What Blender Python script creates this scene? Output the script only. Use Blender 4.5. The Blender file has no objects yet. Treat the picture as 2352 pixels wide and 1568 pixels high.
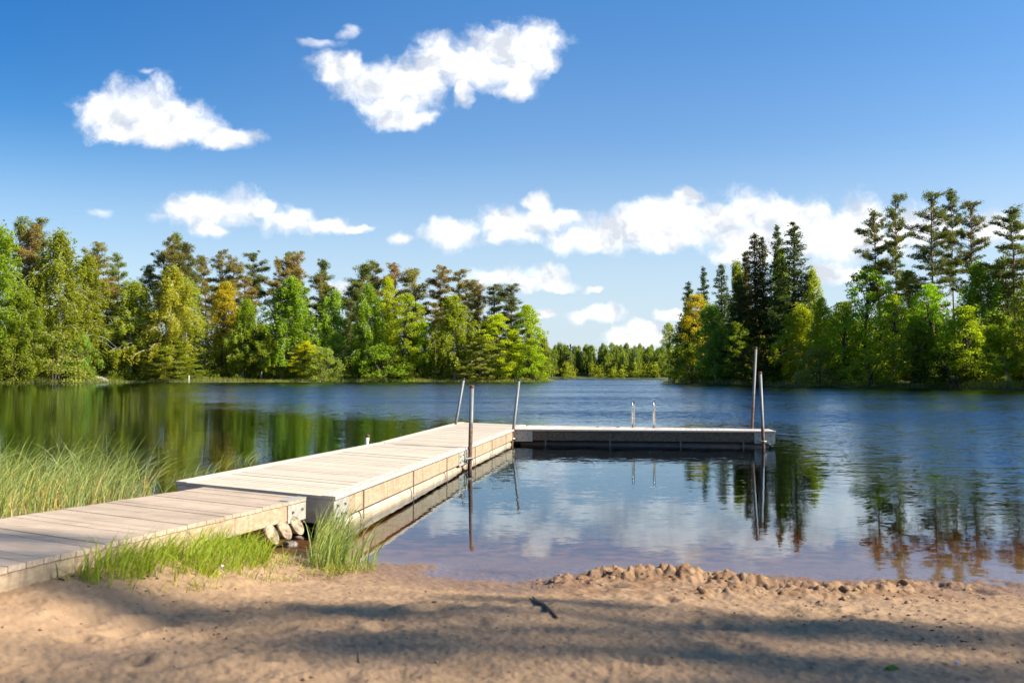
import bpy, math, random
import numpy as np
from mathutils import Vector

# ------------------------------------------------------------------ camera, sky, sun, exposure
S = bpy.context.scene
COL = S.collection
R = math.radians
F, CX, CY, HOR, EYE = 2090.0, 1176.0, 784.0, 860.0, 1.6     # focal length etc. measured on the photograph
TILT = math.atan((HOR - CY) / F)
cam = bpy.data.cameras.new('camera'); co = bpy.data.objects.new('camera', cam); COL.objects.link(co)
co.location = (0, 0, EYE); co.rotation_euler = (math.pi / 2 + TILT, 0, 0)
cam.sensor_width = 36; cam.lens = 36 * F / 2352; cam.clip_start = .05; cam.clip_end = 6000
cam.dof.use_dof = True; cam.dof.focus_distance = 24; cam.dof.aperture_fstop = 3.2
S.camera = co
S.render.engine = 'CYCLES'
S.cycles.use_denoising = True
S.cycles.max_bounces = 7; S.cycles.diffuse_bounces = 2; S.cycles.glossy_bounces = 3
S.cycles.transmission_bounces = 3; S.cycles.transparent_max_bounces = 6; S.cycles.volume_bounces = 0
S.cycles.caustics_reflective = False; S.cycles.caustics_refractive = False
S.view_settings.view_transform = 'Standard'; S.view_settings.look = 'None'
S.view_settings.exposure = 1.1; S.view_settings.gamma = 1

SUN_EL, SUN_AZ = 37.0, -10.0                                 # azimuth counted from +X towards +Y
sun_dir = Vector((math.cos(R(SUN_EL)) * math.cos(R(SUN_AZ)), math.cos(R(SUN_EL)) * math.sin(R(SUN_AZ)), math.sin(R(SUN_EL))))
sl = bpy.data.lights.new('sun', 'SUN'); sl.energy = 5.0; sl.angle = R(.53); sl.color = (1, .92, .79)
so = bpy.data.objects.new('sun', sl); COL.objects.link(so); so.rotation_euler = sun_dir.to_track_quat('Z', 'Y').to_euler()


def ray(px, py):
    a, b = (px - CX) / F, (CY - py) / F
    return np.array([a, math.cos(TILT) - b * math.sin(TILT), math.sin(TILT) + b * math.cos(TILT)])


def onz(px, py, z=0.0):
    d = ray(px, py); t = (z - EYE) / d[2]
    return np.array([d[0] * t, d[1] * t, z])


def aty(px, py, y):
    d = ray(px, py); t = y / d[1]
    return np.array([d[0] * t, y, EYE + d[2] * t])


class NT:
    """small helper for node trees"""
    def __init__(s, nt): s.t = nt; nt.nodes.clear()

    def n(s, typ, ins=None, **props):
        nd = s.t.nodes.new(typ)
        for k, v in props.items(): setattr(nd, k, v)
        for k, v in (ins or {}).items():
            sock = nd.inputs[k]
            if isinstance(v, bpy.types.NodeSocket): s.t.links.new(v, sock)
            elif isinstance(v, bpy.types.Node): s.t.links.new(v.outputs[0], sock)
            else: sock.default_value = v
        return nd

    def math(s, op, a, b=0.0, c=None):
        ins = {0: a, 1: b}
        if c is not None: ins[2] = c
        return s.n('ShaderNodeMath', ins, operation=op).outputs[0]

    def vec(s, op, a, b=(0, 0, 0)):
        return s.n('ShaderNodeVectorMath', {0: a, 1: b}, operation=op).outputs[0]

    def mix(s, f, a, b, blend='MIX'):
        nd = s.n('ShaderNodeMix', None, data_type='RGBA', blend_type=blend)
        for i, v in ((0, f), (6, a), (7, b)):
            if isinstance(v, bpy.types.NodeSocket): s.t.links.new(v, nd.inputs[i])
            else: nd.inputs[i].default_value = v if i == 0 else (tuple(v) + (1,))[:4]
        return nd.outputs[2]

    def smooth(s, x, a, b, lo=0.0, hi=1.0):
        return s.n('ShaderNodeMapRange', {0: x, 1: a, 2: b, 3: lo, 4: hi}, interpolation_type='SMOOTHSTEP').outputs[0]

    def noise(s, vec, scale, detail=2.0, rough=.5, out=0, dim='3D'):
        nd = s.n('ShaderNodeTexNoise', {'Scale': scale, 'Detail': detail, 'Roughness': rough}, noise_dimensions=dim)
        if vec is not None: s.t.links.new(vec, nd.inputs['Vector'])
        return nd.outputs[out]

    def mapping(s, vec, loc=(0, 0, 0), rot=(0, 0, 0), scale=(1, 1, 1)):
        return s.n('ShaderNodeMapping', {'Vector': vec, 'Location': loc, 'Rotation': rot, 'Scale': scale}).outputs[0]


# world: physical sky with cumulus clouds fixed by direction
W = bpy.data.worlds.new('World'); S.world = W; W.use_nodes = True
q = NT(W.node_tree)
sky = q.n('ShaderNodeTexSky', None, sky_type='NISHITA', sun_disc=False, sun_elevation=R(SUN_EL), sun_rotation=R(90 - SUN_AZ),
          air_density=1.0, dust_density=.6, ozone_density=2.2, altitude=100)
skyc = q.n('ShaderNodeHueSaturation', {'Hue': .502, 'Saturation': 1.14, 'Value': 1.0, 'Color': sky.outputs[0]}).outputs[0]
gen = q.n('ShaderNodeTexCoord').outputs['Generated']
sep = q.n('ShaderNodeSeparateXYZ', {0: gen})
yy = q.math('MAXIMUM', sep.outputs[1], .04)
# deeper blue overhead and away from the sun
zf = q.n('ShaderNodeMapRange', {0: sep.outputs[2], 1: .17, 2: .42, 3: 0.0, 4: 1.0}).outputs[0]
skyc = q.mix(zf, skyc, q.mix(1.0, skyc, (.48, .87, 1.10), 'MULTIPLY'))
xf = q.math('MULTIPLY', q.smooth(sep.outputs[0], .05, -.65), q.smooth(sep.outputs[2], .02, .32))
skyc = q.mix(xf, skyc, q.mix(1.0, skyc, (.22, .60, .80), 'MULTIPLY'))
hz = q.math('MULTIPLY', q.smooth(sep.outputs[2], .26, -.02), .85)
skyc = q.mix(hz, skyc, (3.7, 4.5, 5.4))
uu, vv = q.math('DIVIDE', sep.outputs[0], yy), q.math('DIVIDE', sep.outputs[2], yy)
uv = q.n('ShaderNodeCombineXYZ', {0: uu, 1: vv}).outputs[0]
w1 = q.vec('SUBTRACT', q.noise(uv, 26, 3, .55, 1), (.5, .5, .5))
w1 = q.vec('MULTIPLY', w1, (.030, .026, 0))
uw = q.vec('ADD', uv, w1)
BL = [(245, 258, 78, 48), (315, 238, 88, 58), (395, 272, 85, 50), (450, 300, 70, 36), (300, 300, 105, 34), (375, 318, 90, 26), (520, 318, 78, 20),
      (775, 158, 62, 36), (860, 190, 85, 52), (900, 240, 80, 48), (945, 190, 85, 58), (1010, 145, 75, 55), (930, 275, 70, 26),
      (1090, 150, 85, 50), (1150, 105, 70, 55), (1215, 105, 75, 48), (1170, 165, 75, 42), (1190, 205, 48, 26), (1245, 140, 44, 40), (1068, 218, 22, 26),
      (445, 482, 78, 42), (520, 478, 78, 38), (480, 525, 52, 24), (600, 482, 45, 18), (665, 508, 62, 30), (755, 516, 60, 16), (810, 522, 40, 9),
      (1035, 535, 70, 36), (1160, 508, 60, 34), (1235, 510, 80, 32), (1170, 545, 70, 20), (1290, 500, 50, 18), (1232, 462, 34, 16),
      (1330, 550, 75, 30), (1430, 520, 90, 42), (1540, 500, 110, 44), (1590, 455, 46, 24), (1520, 545, 130, 34), (1650, 505, 110, 46), (1740, 490, 90, 50),
      (1830, 510, 100, 56), (1760, 555, 150, 44), (1900, 545, 110, 58), (1980, 505, 70, 50), (2000, 560, 120, 34), (1690, 590, 70, 26), (2110, 520, 90, 40), (2290, 515, 70, 40),
      (1150, 633, 60, 24), (1200, 645, 60, 20), (1262, 624, 52, 22), (1265, 655, 60, 12), (1370, 721, 64, 20), (1248, 720, 28, 12), (1360, 666, 22, 8),
      (1470, 775, 76, 34), (1500, 752, 40, 14), (1542, 718, 40, 16), (918, 547, 28, 16), (1905, 622, 46, 24), (1960, 632, 40, 18), (770, 652, 34, 14)]
FAINT = [(735, 98, 55, 16), (790, 80, 30, 14), (232, 490, 32, 18), (335, 165, 26, 9), (800, 72, 26, 16), (360, 495, 40, 18)]


def field(blobs):
    f = None
    for (bx, by, rx, ry) in blobs:
        d = ray(bx, by); c = (d[0] / d[1], d[2] / d[1]); a, b = 1.0 * rx / F, 1.0 * ry / F
        m = q.mapping(uw, (-c[0] / a, -c[1] / b, 0), (0, 0, 0), (1 / a, 1 / b, 0))
        l = q.n('ShaderNodeVectorMath', {0: m}, operation='LENGTH').outputs[1]
        f = l if f is None else q.n('ShaderNodeMath', {0: f, 1: l, 2: .25}, operation='SMOOTH_MIN').outputs[0]
    return f


n1 = q.noise(uw, 30, 8, .6)
b1 = q.noise(uw, 24, 5, .55)
b2 = q.noise(q.vec('ADD', uw, (.010, .018, 0)), 24, 5, .55)
amp = q.math('MULTIPLY', q.math('SUBTRACT', n1, .5), 2.0)
dens = q.smooth(q.math('SUBTRACT', q.math('ADD', 1.0, amp), field(BL)), -.36, .60)
fnt = q.math('MULTIPLY', q.smooth(q.math('SUBTRACT', q.math('ADD', 1.0, amp), field(FAINT)), -.1, .9), .50)
dens = q.math('MAXIMUM', dens, fnt)
dens = q.math('MULTIPLY', dens, q.smooth(sep.outputs[1], .04, .12))
shade = q.math('ADD', .36, q.math('MULTIPLY', q.math('SUBTRACT', b2, b1), 3.6), )
shade = q.n('ShaderNodeClamp', {0: shade}).outputs[0]
cc = q.mix(shade, (7.8, 7.75, 7.75), (4.3, 4.6, 5.1))
fin = q.mix(dens, skyc, cc)
bg = q.n('ShaderNodeBackground', {'Color': fin, 'Strength': .08})
q.n('ShaderNodeOutputWorld', {0: bg})

# ------------------------------------------------------------------ numbers: noise, shoreline, ground height
def hsh(i, j, k):
    h = (i.astype(np.int64) * 374761393 + j.astype(np.int64) * 668265263 + k * 982451653) & 0xffffffff
    h = ((h ^ (h >> 13)) * 1274126177) & 0xffffffff
    return ((h ^ (h >> 16)) & 0xffff) / 65535.0


def vnoise(x, y, k=0):
    i, j = np.floor(x), np.floor(y); u, v = x - i, y - j
    u = u * u * (3 - 2 * u); v = v * v * (3 - 2 * v)
    a, b, c, d = hsh(i, j, k), hsh(i + 1, j, k), hsh(i, j + 1, k), hsh(i + 1, j + 1, k)
    return (a * (1 - u) + b * u) * (1 - v) + (c * (1 - u) + d * u) * v - .5


def fbm(x, y, k=0, o=4, r=.5):
    s, a = 0, 1.0
    for i in range(o):
        s = s + a * vnoise(x * 2 ** i + 17.3 * i, y * 2 ** i - 9.1 * i, k + i); a *= r
    return s


LAKE = np.array([(-110, 120), (-95, 60), (-40, 25), (-14, 13.6), (-8, 11.6), (-5.7, 10.6), (-4.4, 10.0), (-3.4, 9.3), (-2.6, 8.6), (-2.2, 8.2), (-1.75, 7.9), (-1.07, 7.55), (.2, 7.40),
                 (1.84, 7.33), (3.2, 7.22), (4.0, 7.12), (7, 6.9), (12, 6.6), (25, 8), (40, 20), (52, 50), (54, 74), (53.7, 95.5), (44.6, 113), (37, 130), (35, 145),
                 (32, 165), (33, 197), (42, 260), (64, 345), (38, 346), (12, 347), (-10, 349), (14, 300), (11, 230), (8, 203), (4, 199), (-26, 197), (-52.6, 191), (-75.8, 181), (-91.7, 163)], float)


def shore_dist(x, y):
    """signed distance to the shoreline, positive over the lake"""
    best = np.full(x.shape, 1e18); ins = np.zeros(x.shape, bool); n = len(LAKE)
    for k in range(n):
        ax, ay = LAKE[k]; bx, by = LAKE[(k + 1) % n]; dx, dy = bx - ax, by - ay
        t = np.clip(((x - ax) * dx + (y - ay) * dy) / (dx * dx + dy * dy), 0, 1)
        best = np.minimum(best, (x - ax - t * dx) ** 2 + (y - ay - t * dy) ** 2)
        if ay != by:
            ins ^= ((ay > y) != (by > y)) & (x < (bx - ax) * (y - ay) / (by - ay) + ax)
    return np.where(ins, 1, -1) * np.sqrt(best)


rs = np.random.default_rng(7)
DENTS = [(rs.uniform(-4.5, 5.5), rs.uniform(2.6, 7.0), rs.uniform(.05, .14), rs.uniform(.05, .14), rs.uniform(0, 3.1), rs.uniform(.004, .022)) for _ in range(260)]


def ground(x, y, fine=True):
    x = np.asarray(x, float); y = np.asarray(y, float)
    d = shore_dist(x, y); r = np.hypot(x, y)
    d = d + .10 * fbm(x * 1.3, y * 1.3, 3, 2) * (r < 30) + 2.2 * fbm(x * .12, y * .12, 5, 3) * np.clip((r - 40) / 30, 0, 1)
    near_l = np.where(d > -.8, -d * .085, .068 + .105 * (-d - .8)); near_l = np.where(near_l > .95, .95 + .03 * (near_l - .95), near_l)
    lake = -np.minimum(.042 * np.maximum(d, 0) + .006 * np.maximum(d, 0) ** 2, 3.0)
    far_l = .35 * (1 - np.exp(np.minimum(d, 0) / 1.2)) + np.minimum(.075 * np.maximum(-d, 0), 7) + .5 * fbm(x * .1, y * .1, 9, 3) * np.clip(-d / 6, 0, 1)
    w = np.clip((r - 20) / 30, 0, 1)
    z = np.where(d > 0, lake, near_l * (1 - w) + far_l * w)
    sx = x - (-2.01 - .155 * (8.9 - y)); zd = .40 + .047 * (8.9 - y) - .13
    wg = np.exp(-(np.maximum(sx, 0) / .50) ** 2) * np.exp(-(np.maximum(-1.5 - sx, 0) / .8) ** 2) * np.clip((8.2 - y) / 1.6, 0, 1) * (r < 14)
    z = np.maximum(z, z * (1 - wg) + zd * wg)
    m = np.clip(1.2 - d / .4, 0, 1) * (r < 14)                       # dry beach
    z = z + m * (1 - .7 * wg) * (.05 * fbm(x * .9, y * .9, 21, 3) + .009 * fbm(x * 4.5, y * 4.5, 31, 3))
    if fine:
        z = z + m * (.011 * fbm(x * 30, y * 30, 41, 4, .65))
        for (a, b, ra, rb, an, dp) in DENTS:
            k = (np.abs(x - a) < .35) & (np.abs(y - b) < .35)
            if not k.any(): continue
            c, s = math.cos(an), math.sin(an)
            e = ((x[k] - a) * c + (y[k] - b) * s) ** 2 / ra ** 2 + (-(x[k] - a) * s + (y[k] - b) * c) ** 2 / rb ** 2
            z[k] += m[k] * dp * (-np.exp(-e) + .55 * np.exp(-(np.sqrt(e) - 1.5) ** 2 * 3.5))
        # the dug-up ridge by the water
        cx = np.array([.15, .55, 1.0, 1.5, 2.0, 2.6, 3.1, 3.7]); cy = np.array([6.85, 7.0, 7.05, 6.9, 6.65, 6.6, 6.75, 6.9]); hh = np.array([.0, .05, .095, .065, .06, .055, .04, 0])
        rg = np.interp(x, cx, hh, 0, 0) * np.exp(-((y - np.interp(x, cx, cy)) / .20) ** 2)
        lump = np.abs(fbm(x * 11, y * 11, 51, 4, .6))
        z = z + rg * np.clip(.55 + 1.5 * fbm(x * 5.5, y * 7, 57, 3, .6) + .5 * lump, .1, 1.2) + (rg > .004) * .045 * fbm(x * 15, y * 19, 71, 4, .65) * np.minimum(rg / .03, 1)
        rg2 = np.interp(x, [1.1, 1.5, 2.3, 3.0], [0, .05, .045, 0], 0, 0) * np.exp(-((y - np.interp(x, [1.1, 2, 3], [6.25, 6.3, 6.45])) / .12) ** 2)
        z = z + rg2 * (.4 + 1.2 * np.abs(fbm(x * 13, y * 13, 61, 4, .6)))
    return z


def gz(x, y): return float(ground(np.array([x]), np.array([y]))[0])


# ------------------------------------------------------------------ object helpers
def link(name, mesh, parent=None, loc=None):
    o = bpy.data.objects.new(name, mesh); COL.objects.link(o)
    if loc is not None: o.location = loc
    if parent is not None: o.parent = parent
    return o


def tag(o, label=None, cat=None, group=None, kind=None):
    for k, v in (('label', label), ('category', cat), ('group', group), ('kind', kind)):
        if v: o[k] = v
    return o


def thing(name, label, cat, loc=(0, 0, 0), group=None, rot=(0, 0, 0)):
    o = link(name, None, loc=tuple(float(v) for v in loc)); o.rotation_euler = rot; o.empty_display_size = .2
    return tag(o, label, cat, group)


def np_mesh(name, V, Fq, mat, smooth=False):
    V = np.asarray(V, np.float32); Fq = np.asarray(Fq, np.int32); k = Fq.shape[1]
    me = bpy.data.meshes.new(name)
    me.vertices.add(len(V)); me.vertices.foreach_set('co', V.ravel())
    me.loops.add(Fq.size); me.loops.foreach_set('vertex_index', Fq.ravel())
    me.polygons.add(len(Fq)); me.polygons.foreach_set('loop_start', np.arange(0, Fq.size, k, dtype=np.int32))
    me.polygons.foreach_set('loop_total', np.full(len(Fq), k, np.int32))
    if smooth: me.polygons.foreach_set('use_smooth', np.ones(len(Fq), bool))
    me.update(calc_edges=True); me.materials.append(mat)
    return me


class MB:
    """gathers shapes for ONE mesh"""
    def __init__(s): s.v = []; s.f = []

    def add(s, verts, faces):
        o = len(s.v); s.v += [tuple(map(float, p)) for p in verts]; s.f += [tuple(i + o for i in f) for f in faces]

    def hexa(s, p): s.add(p, [(0, 3, 2, 1), (4, 5, 6, 7), (0, 1, 5, 4), (1, 2, 6, 5), (2, 3, 7, 6), (3, 0, 4, 7)])

    def box(s, x0, x1, y0, y1, z0, z1, f=None):
        p = [(x0, y0, z0), (x1, y0, z0), (x1, y1, z0), (x0, y1, z0), (x0, y0, z1), (x1, y0, z1), (x1, y1, z1), (x0, y1, z1)]
        s.hexa([f(*c) for c in p] if f else p)

    def tube(s, pts, rad, n=8, cap=True):
        pts = [np.array(p, float) for p in pts]; m = len(pts)
        rad = [rad] * m if np.isscalar(rad) else rad
        V = []
        for i, p in enumerate(pts):
            t = pts[min(i + 1, m - 1)] - pts[max(i - 1, 0)]; t /= (np.linalg.norm(t) + 1e-9)
            a = np.cross(t, (0, 0, 1.0) if abs(t[2]) < .9 else (1.0, 0, 0)); a /= np.linalg.norm(a); b = np.cross(t, a)
            for k in range(n):
                h = 2 * math.pi * k / n; V.append(p + rad[i] * (math.cos(h) * a + math.sin(h) * b))
        Fc = [(i * n + k, i * n + (k + 1) % n, (i + 1) * n + (k + 1) % n, (i + 1) * n + k) for i in range(m - 1) for k in range(n)]
        if cap: Fc += [tuple(range(n))[::-1], tuple(range((m - 1) * n, m * n))]
        s.add(V, Fc)

    def build(s, name, mat, parent=None, smooth=False, bevel=0, **kw):
        me = bpy.data.meshes.new(name)
        off = np.array(parent.location) if parent is not None and parent.parent is None else np.zeros(3)
        if parent is not None and parent.parent is not None: off = np.array(parent.parent.location)
        me.from_pydata([tuple(np.array(p) - off) for p in s.v], [], s.f); me.materials.append(mat)
        if smooth:
            me.polygons.foreach_set('use_smooth', [len(f) == 4 for f in s.f])
        me.update()
        o = link(name, me, parent)
        if bevel:
            b = o.modifiers.new('bevel', 'BEVEL'); b.width = bevel; b.segments = 1; b.limit_method = 'ANGLE'
        return tag(o, **kw) if kw else o


# ------------------------------------------------------------------ materials
def mat(name):
    m = bpy.data.materials.new(name); m.use_nodes = True
    return m, NT(m.node_tree)


def surf(t, sh, vol=None):
    ins = {0: sh}
    if vol is not None: ins[1] = vol
    t.n('ShaderNodeOutputMaterial', ins)


def bump(t, h, d, st=1.0): return t.n('ShaderNodeBump', {'Height': h, 'Distance': d, 'Strength': st}).outputs[0]


PIER_YAW = R(8.7)
def wood(name, base, dark, along, var=.25, grain=(3, 60), worn=.5, rough=.75, drip=0.0):
    """weathered timber; along = angle of the grain in the ground plane"""
    m, t = mat(name)
    geo = t.n('ShaderNodeNewGeometry')
    rot = t.mapping(geo.outputs['Position'], (0, 0, 0), (0, 0, -along), (1, 1, 1))
    st = t.mapping(rot, (0, 0, 0), (0, 0, 0), (grain[0], grain[1], grain[1]))
    isl = geo.outputs['Random Per Island']
    sh = t.n('ShaderNodeCombineXYZ', {0: t.math('MULTIPLY', isl, 37.0), 1: t.math('MULTIPLY', isl, 91.0), 2: 0.0}).outputs[0]
    st = t.vec('ADD', st, sh)
    g = t.noise(st, 1.0, 5, .6); big = t.noise(geo.outputs['Position'], 1.7, 4, .6); sm = t.noise(geo.outputs['Position'], 14, 4, .65)
    c = t.mix(t.smooth(g, .30, .68), dark, base)
    c = t.mix(t.math('MULTIPLY', t.smooth(big, .45, .75), worn), c, tuple(v * .72 for v in dark))
    c = t.mix(t.math('MULTIPLY', t.smooth(sm, .58, .8), .5), c, tuple(v * .5 for v in dark))
    if drip:
        dn = t.noise(t.mapping(geo.outputs['Position'], (0, 0, 0), (0, 0, 0), (16, 16, 1.5)), 1.0, 4, .6)
        c = t.mix(t.math('MULTIPLY', t.smooth(dn, .50, .72), drip), c, tuple(v * .45 for v in dark))
    br = t.math('ADD', 1 - var / 2, t.math('MULTIPLY', isl, var))
    c = t.mix(1.0, c, t.n('ShaderNodeCombineXYZ', {0: br, 1: br, 2: br}).outputs[0], 'MULTIPLY')
    b = t.n('ShaderNodeBsdfPrincipled', {'Base Color': c, 'Roughness': rough, 'Specular IOR Level': .25, 'Normal': bump(t, g, .003, .8)})
    surf(t, b); return m


def steel(name, base, rough=.45, metal=.75, rust_z=None):
    m, t = mat(name)
    geo = t.n('ShaderNodeNewGeometry'); pos = geo.outputs['Position']
    n = t.noise(pos, 18, 4, .6); n2 = t.noise(pos, 5, 3, .6)
    c = t.mix(t.smooth(n, .35, .7), tuple(v * .8 for v in base), base)
    met, rg = metal, rough
    if rust_z is not None:
        z = t.n('ShaderNodeSeparateXYZ', {0: pos}).outputs[2]
        zz = t.math('ADD', z, t.math('MULTIPLY', t.math('SUBTRACT', n2, .5), .5))
        f = t.smooth(zz, rust_z + .14, rust_z - .12)
        rust = t.mix(t.smooth(n, .3, .7), (.075, .042, .028), (.20, .125, .085))
        c = t.mix(f, c, rust); met = t.math('MULTIPLY', t.math('SUBTRACT', 1.0, f), metal); rg = t.math('ADD', rough, t.math('MULTIPLY', f, .35))
    b = t.n('ShaderNodeBsdfPrincipled', {'Base Color': c, 'Roughness': rg, 'Metallic': met, 'Normal': bump(t, n, .002, .5)})
    surf(t, b); return m


def plain(name, base, rough=.7, var=.25, scale=8.0, bmp=.004, metal=0.0):
    m, t = mat(name)
    pos = t.n('ShaderNodeNewGeometry').outputs['Position']
    n = t.noise(pos, scale, 5, .6)
    c = t.mix(t.smooth(n, .3, .7), tuple(v * (1 - var) for v in base), tuple(v * (1 + var) for v in base))
    b = t.n('ShaderNodeBsdfPrincipled', {'Base Color': c, 'Roughness': rough, 'Metallic': metal, 'Normal': bump(t, n, bmp, .8)})
    surf(t, b); return m


def leafmat(name, color=None, trans=.38, var=.6, yellow=(1.2, 1.03, .55), rough=.75):
    """leaves: the tint comes from the object's own colour; every leaf varies a little"""
    m, t = mat(name)
    isl = t.n('ShaderNodeNewGeometry').outputs['Random Per Island']
    c = t.n('ShaderNodeObjectInfo').outputs['Color'] if color is None else None
    br = t.math('ADD', 1 - var / 2, t.math('MULTIPLY', isl, var))
    k = t.n('ShaderNodeCombineXYZ', {0: br, 1: br, 2: br}).outputs[0]
    i2 = t.math('FRACT', t.math('MULTIPLY', isl, 7.31))
    base = c if c is not None else t.n('ShaderNodeRGB').outputs[0]
    if c is None: base.default_value = tuple(color) + (1,)
    c1 = t.mix(1.0, base, k, 'MULTIPLY')
    c2 = t.mix(1.0, c1, yellow, 'MULTIPLY')
    cm = t.mix(t.math('MULTIPLY', i2, .8), c1, c2)
    d = t.n('ShaderNodeBsdfPrincipled', {'Base Color': cm, 'Roughness': rough, 'Specular IOR Level': .08})
    tc = t.mix(1.0, cm, (1.5, 1.5, .5), 'MULTIPLY')
    tr = t.n('ShaderNodeBsdfTranslucent', {'Color': tc})
    surf(t, t.n('ShaderNodeMixShader', {0: trans, 1: d.outputs[0], 2: tr.outputs[0]})); return m


M = {}
M['deck'] = wood('deck_wood', (.575, .485, .365), (.47, .388, .29), PIER_YAW, .13, worn=.3)
M['ramp'] = wood('gangway_wood', (.50, .39, .285), (.34, .25, .175), PIER_YAW - .05, .16, worn=.45)
M['edge'] = wood('edge_wood', (.57, .50, .41), (.45, .385, .305), PIER_YAW + math.pi / 2, .08, (2.5, 40), worn=.12)
M['side'] = wood('side_wood', (.47, .36, .235), (.33, .24, .15), PIER_YAW + math.pi / 2, .12, (2, 35), worn=.35, drip=.6)
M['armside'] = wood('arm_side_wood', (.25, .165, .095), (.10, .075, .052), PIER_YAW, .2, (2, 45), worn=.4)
M['armdeck'] = wood('arm_deck_wood', (.62, .54, .47), (.44, .37, .31), PIER_YAW + math.pi / 2, .2, worn=.15)
M['plate'] = steel('galvanised_plate', (.50, .48, .40), .55, .35)
M['strap'] = steel('rusty_strap', (.22, .16, .11), .7, .4)
M['float'] = plain('float_shell', (.44, .35, .25), .6, .22, 6, .004)
M['pole'] = steel('galvanised_pole', (.19, .195, .19), .55, .2, .72)
M['polelow'] = steel('galvanised_pole_low_rust', (.19, .195, .19), .55, .2, .42)
M['polerust'] = steel('galvanised_pole_high_rust', (.17, .165, .15), .6, .2, 1.0)
M['polewhite'] = plain('white_painted_pole', (.72, .70, .66), .5, .1, 10, .002)
M['capd'] = plain('black_cap', (.03, .03, .032), .5, .2)
M['capr'] = plain('rusty_cap', (.13, .055, .03), .8, .3, 30)
M['stainless'] = steel('stainless_rail', (.72, .70, .64), .22, .95)
M['ring'] = steel('collar_steel', (.42, .36, .29), .5, .6)
M['bolt'] = plain('bolt_steel', (.10, .075, .05), .6, .3, 40)
M['floatdark'] = plain('dark_float', (.06, .05, .042), .6, .2, 6, .004)
M['log'] = plain('peeled_log', (.27, .20, .13), .85, .65, 17, .015)
M['stone'] = plain('stone', (.20, .17, .15), .7, .3, 7, .02)
M['boat'] = plain('white_hull', (.78, .77, .74), .35, .06, 3, .001)
M['boatrim'] = plain('red_brown_wood', (.24, .09, .05), .6, .3, 5)
M['shed'] = plain('dark_boards', (.022, .026, .04), .7, .25, 4)
M['roof'] = plain('dark_felt', (.03, .03, .035), .8, .3, 4)
M['twig'] = plain('dead_twig', (.10, .07, .05), .85, .35, 40, .004)
M['litter'] = plain('bark_bits', (.075, .048, .032), .85, .45, 60, .002)
M['pebble'] = plain('white_pebble', (.72, .7, .68), .4, .1, 30)
M['birchbark'] = plain('birch_bark', (.46, .44, .40), .7, .45, 3.5, .01)
M['pinebark'] = plain('pine_bark', (.31, .155, .085), .85, .35, 5, .02)
M['darkbark'] = plain('dark_bark', (.075, .058, .045), .9, .35, 5, .02)
M['leaf'] = leafmat('leaf', trans=.55)
M['needle'] = leafmat('needle', trans=.3, var=.6, yellow=(1.2, .97, .7), rough=.75)
M['grass'] = leafmat('grass_blade', trans=.35, var=.55, yellow=(1.35, 1.05, .55))

# sand and forest floor
def sandmat():
    m, t = mat('sand')
    geo = t.n('ShaderNodeNewGeometry'); pos = geo.outputs['Position']
    sp = t.n('ShaderNodeSeparateXYZ', {0: pos}); z = sp.outputs[2]
    big = t.noise(pos, .9, 4, .6); mid = t.noise(pos, 9, 5, .65); fin = t.noise(pos, 160, 3, .7)
    c = t.mix(t.smooth(mid, .3, .7), (.285, .177, .094), (.365, .234, .130))
    c = t.mix(t.math('MULTIPLY', t.smooth(big, .40, .66), .45), c, (.325, .215, .130))
    c = t.mix(t.math('MULTIPLY', t.smooth(fin, .52, .75), .5), c, (.22, .14, .085))
    sp1 = t.noise(pos, 42, 2, .5)
    c = t.mix(t.math('MULTIPLY', t.smooth(sp1, .66, .74), .7), c, (.115, .075, .048))
    wz = t.math('ADD', z, t.math('MULTIPLY', t.math('SUBTRACT', mid, .5), .03))
    dug = t.math('MULTIPLY', t.math('MULTIPLY', t.smooth(sp.outputs[0], -.2, .7), t.smooth(sp.outputs[0], 4.0, 2.6)), t.smooth(sp.outputs[1], 5.7, 6.5))
    c = t.mix(t.math('MULTIPLY', dug, t.smooth(t.noise(pos, 6, 4, .65), .35, .6)), c, (.22, .122, .060))
    wet = t.smooth(wz, .11, .03)
    bed = t.mix(t.smooth(t.noise(pos, 5, 4, .6), .35, .65), (.125, .07, .042), (.31, .20, .12))
    c = t.mix(t.math('MULTIPLY', wet, .75), c, (.17, .098, .058))
    c = t.mix(t.smooth(z, -.01, -.05), c, bed)
    rg = t.math('SUBTRACT', .9, t.math('MULTIPLY', wet, .5))
    h = t.math('ADD', t.math('MULTIPLY', fin, .35), t.math('MULTIPLY', mid, 1.0))
    b = t.n('ShaderNodeBsdfPrincipled', {'Base Color': c, 'Roughness': rg, 'Specular IOR Level': .25, 'Normal': bump(t, h, .014, .7)})
    surf(t, b); return m


def floormat():
    m, t = mat('forest_floor')
    pos = t.n('ShaderNodeNewGeometry').outputs['Position']
    a = t.noise(pos, .35, 5, .6); b2 = t.noise(pos, 2.5, 4, .6)
    c = t.mix(t.smooth(a, .35, .65), (.035, .05, .014), (.10, .115, .03))
    c = t.mix(t.math('MULTIPLY', t.smooth(b2, .52, .7), .6), c, (.13, .085, .045))
    b = t.n('ShaderNodeBsdfPrincipled', {'Base Color': c, 'Roughness': .95, 'Normal': bump(t, b2, .15, .8)})
    surf(t, b); return m


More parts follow.
